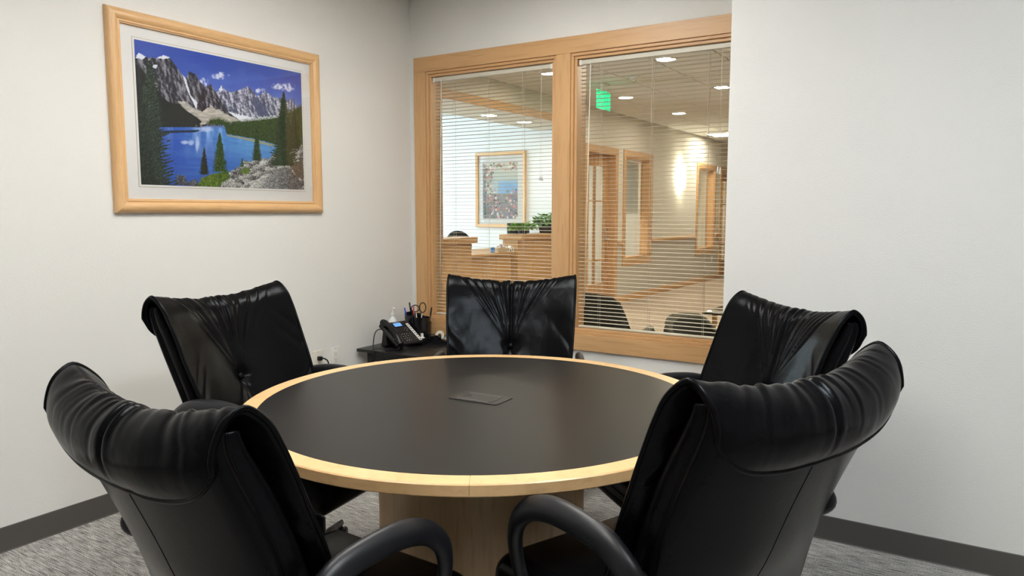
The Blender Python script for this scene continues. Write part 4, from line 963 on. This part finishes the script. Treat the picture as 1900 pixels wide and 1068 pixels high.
MB().tube([(0, 0, .06), (0, 0, .44)], .025, 12).build('gas_column', 'black_plastic', mc)
for k in range(5): MB().tube([(0, 0, .09), (.3*math.cos(k*1.2566), .3*math.sin(k*1.2566), .05)], [.025, .015], 8).sphere((.3*math.cos(k*1.2566), .3*math.sin(k*1.2566), .026), .026, 8).build('base_leg', 'black_plastic', mc)
# framed garden print on the reception wall
gp = thing('framed_print', 'tall framed garden print on the white reception wall', 'picture', (-6.105, YP, 1.127))
gw, gh = .833, 1.048; I4 = Matrix.Identity(4)
frame_bars(gw, gh, .05, [(0, 0), (0, .03), (.006, .038), (.045, .034), (.05, .02), (.05, 0)], I4, gp, 'frame_wood')
MB().box(.04, gw-.04, -.010, 0, .04, gh-.04).build('mat_board', 'mat_board', gp)
sheet('print', gw-.25, gh-.27, 110, 150, paint_garden(110, 150), 'print_far', gp, T(.115, -.012, .125))
MB().box(.05, gw-.05, -.018, -.017, .05, gh-.05).build('picture_glass', 'picture_glass', gp)

# lobby tub chairs: curved upholstered back shells round a seat
def tub(label, x, y, rz, hgt, rad=.36, lean=.10):
    """local front is -Y; the back arc is round +Y"""
    t = thing('lobby_armchair', label, 'armchair', (x, y, 0), rz, 'dark armchairs in the lobby')
    n = 40; A = np.linspace(R(-40), R(220), n+1); vs = []
    tb = .07
    ring = []
    for a in A:
        f = max(0, math.sin(a)); e_ = abs((a-PI/2)/R(130)); q_ = min(1, max(0, (e_-.30)/.22)); h = hgt-.02*(e_/.3)**2*(e_ < .3)-.02*(e_ >= .3)-(hgt-.50)*q_*q_*(3-2*q_)
        sq = 1/max(abs(math.cos(a)), abs(math.sin(a)))**.55
        ro = rad*sq
        o0 = (ro*math.cos(a), ro*math.sin(a)); lean_ = lean*f
        sec = [(ro-.02, .14, 0), (ro, .20, .1), (ro+.005, h*.6, .5), (ro, h-.03, .95), (ro-.02, h-.004, 1), (ro-tb/2, h, 1), (ro-tb+.015, h-.006, 1), (ro-tb, h-.035, .95), (ro-tb-.01, .42, .4), (ro-tb, .14, 0)]
        ring.append([(rr_*math.cos(a), rr_*math.sin(a)+lean_*l_, zz) for rr_, zz, l_ in sec])
    k = len(ring[0]); vs = [p for r_ in ring for p in r_]; fs = [(i*k+j, i*k+(j+1) % k, (i+1)*k+(j+1) % k, (i+1)*k+j) for i in range(n) for j in range(k)]
    fs += [tuple(range(k)), tuple(n*k+j for j in range(k))[::-1]]
    bk = MB().add(vs, fs, True).build('back_shell', 'chair_fabric', t)
    MB().tube([(r_[5][0], r_[5][1], r_[5][2]+.002) for r_ in ring], .020, 8, flat=(1.4, .5)).build('top_welt', 'welt_fabric', bk)
    MB().rbox(-.27, .27, -.36, .26, .22, .44, .04, 4).build('seat', 'chair_fabric', t)
    for sx in (-.22, .22):
        for sy in (-.28, .22): MB().tube([(sx, sy, .22), (sx*1.05, sy*1.05, 0)], [.022, .015], 8).build('leg', 'door_wood', t)
tub('dark tweed armchair with its broad back against the window', -2.34, 4.98, PI, .775)
tub('dark tweed armchair turned at an angle, lower and nearer the bare right wall', -1.15, 4.42, R(86), .69)
lt_ = thing('lamp_table', 'pale maple side table beside the angled armchair', 'table', (-1.35, 5.15, 0))
MB().rbox(-.26, .26, -.26, .26, .475, .50, .004, 2).build('table_top', 'maple_rim', lt_)
for sx in (-.22, .22):
    for sy in (-.22, .22): MB().rbox(sx-.02, sx+.02, sy-.02, sy+.02, 0, .475, .003, 1).build('leg', 'maple_rim', lt_)
gt = thing('glass_table', 'pale glass topped coffee table beyond the armchairs', 'table', (-2.2, 7.5, 0))
gt.location = (-1.60, 6.90, 0)
MB().rbox(-.45, .45, -.45, .45, .438, .450, .004, 2).build('glass_top', 'table_glass', gt)
for sx in (-.36, .36):
    for sy in (-.36, .36): MB().rbox(sx-.02, sx+.02, sy-.02, sy+.02, 0, .438, .003, 1).build('leg', 'door_wood', gt)
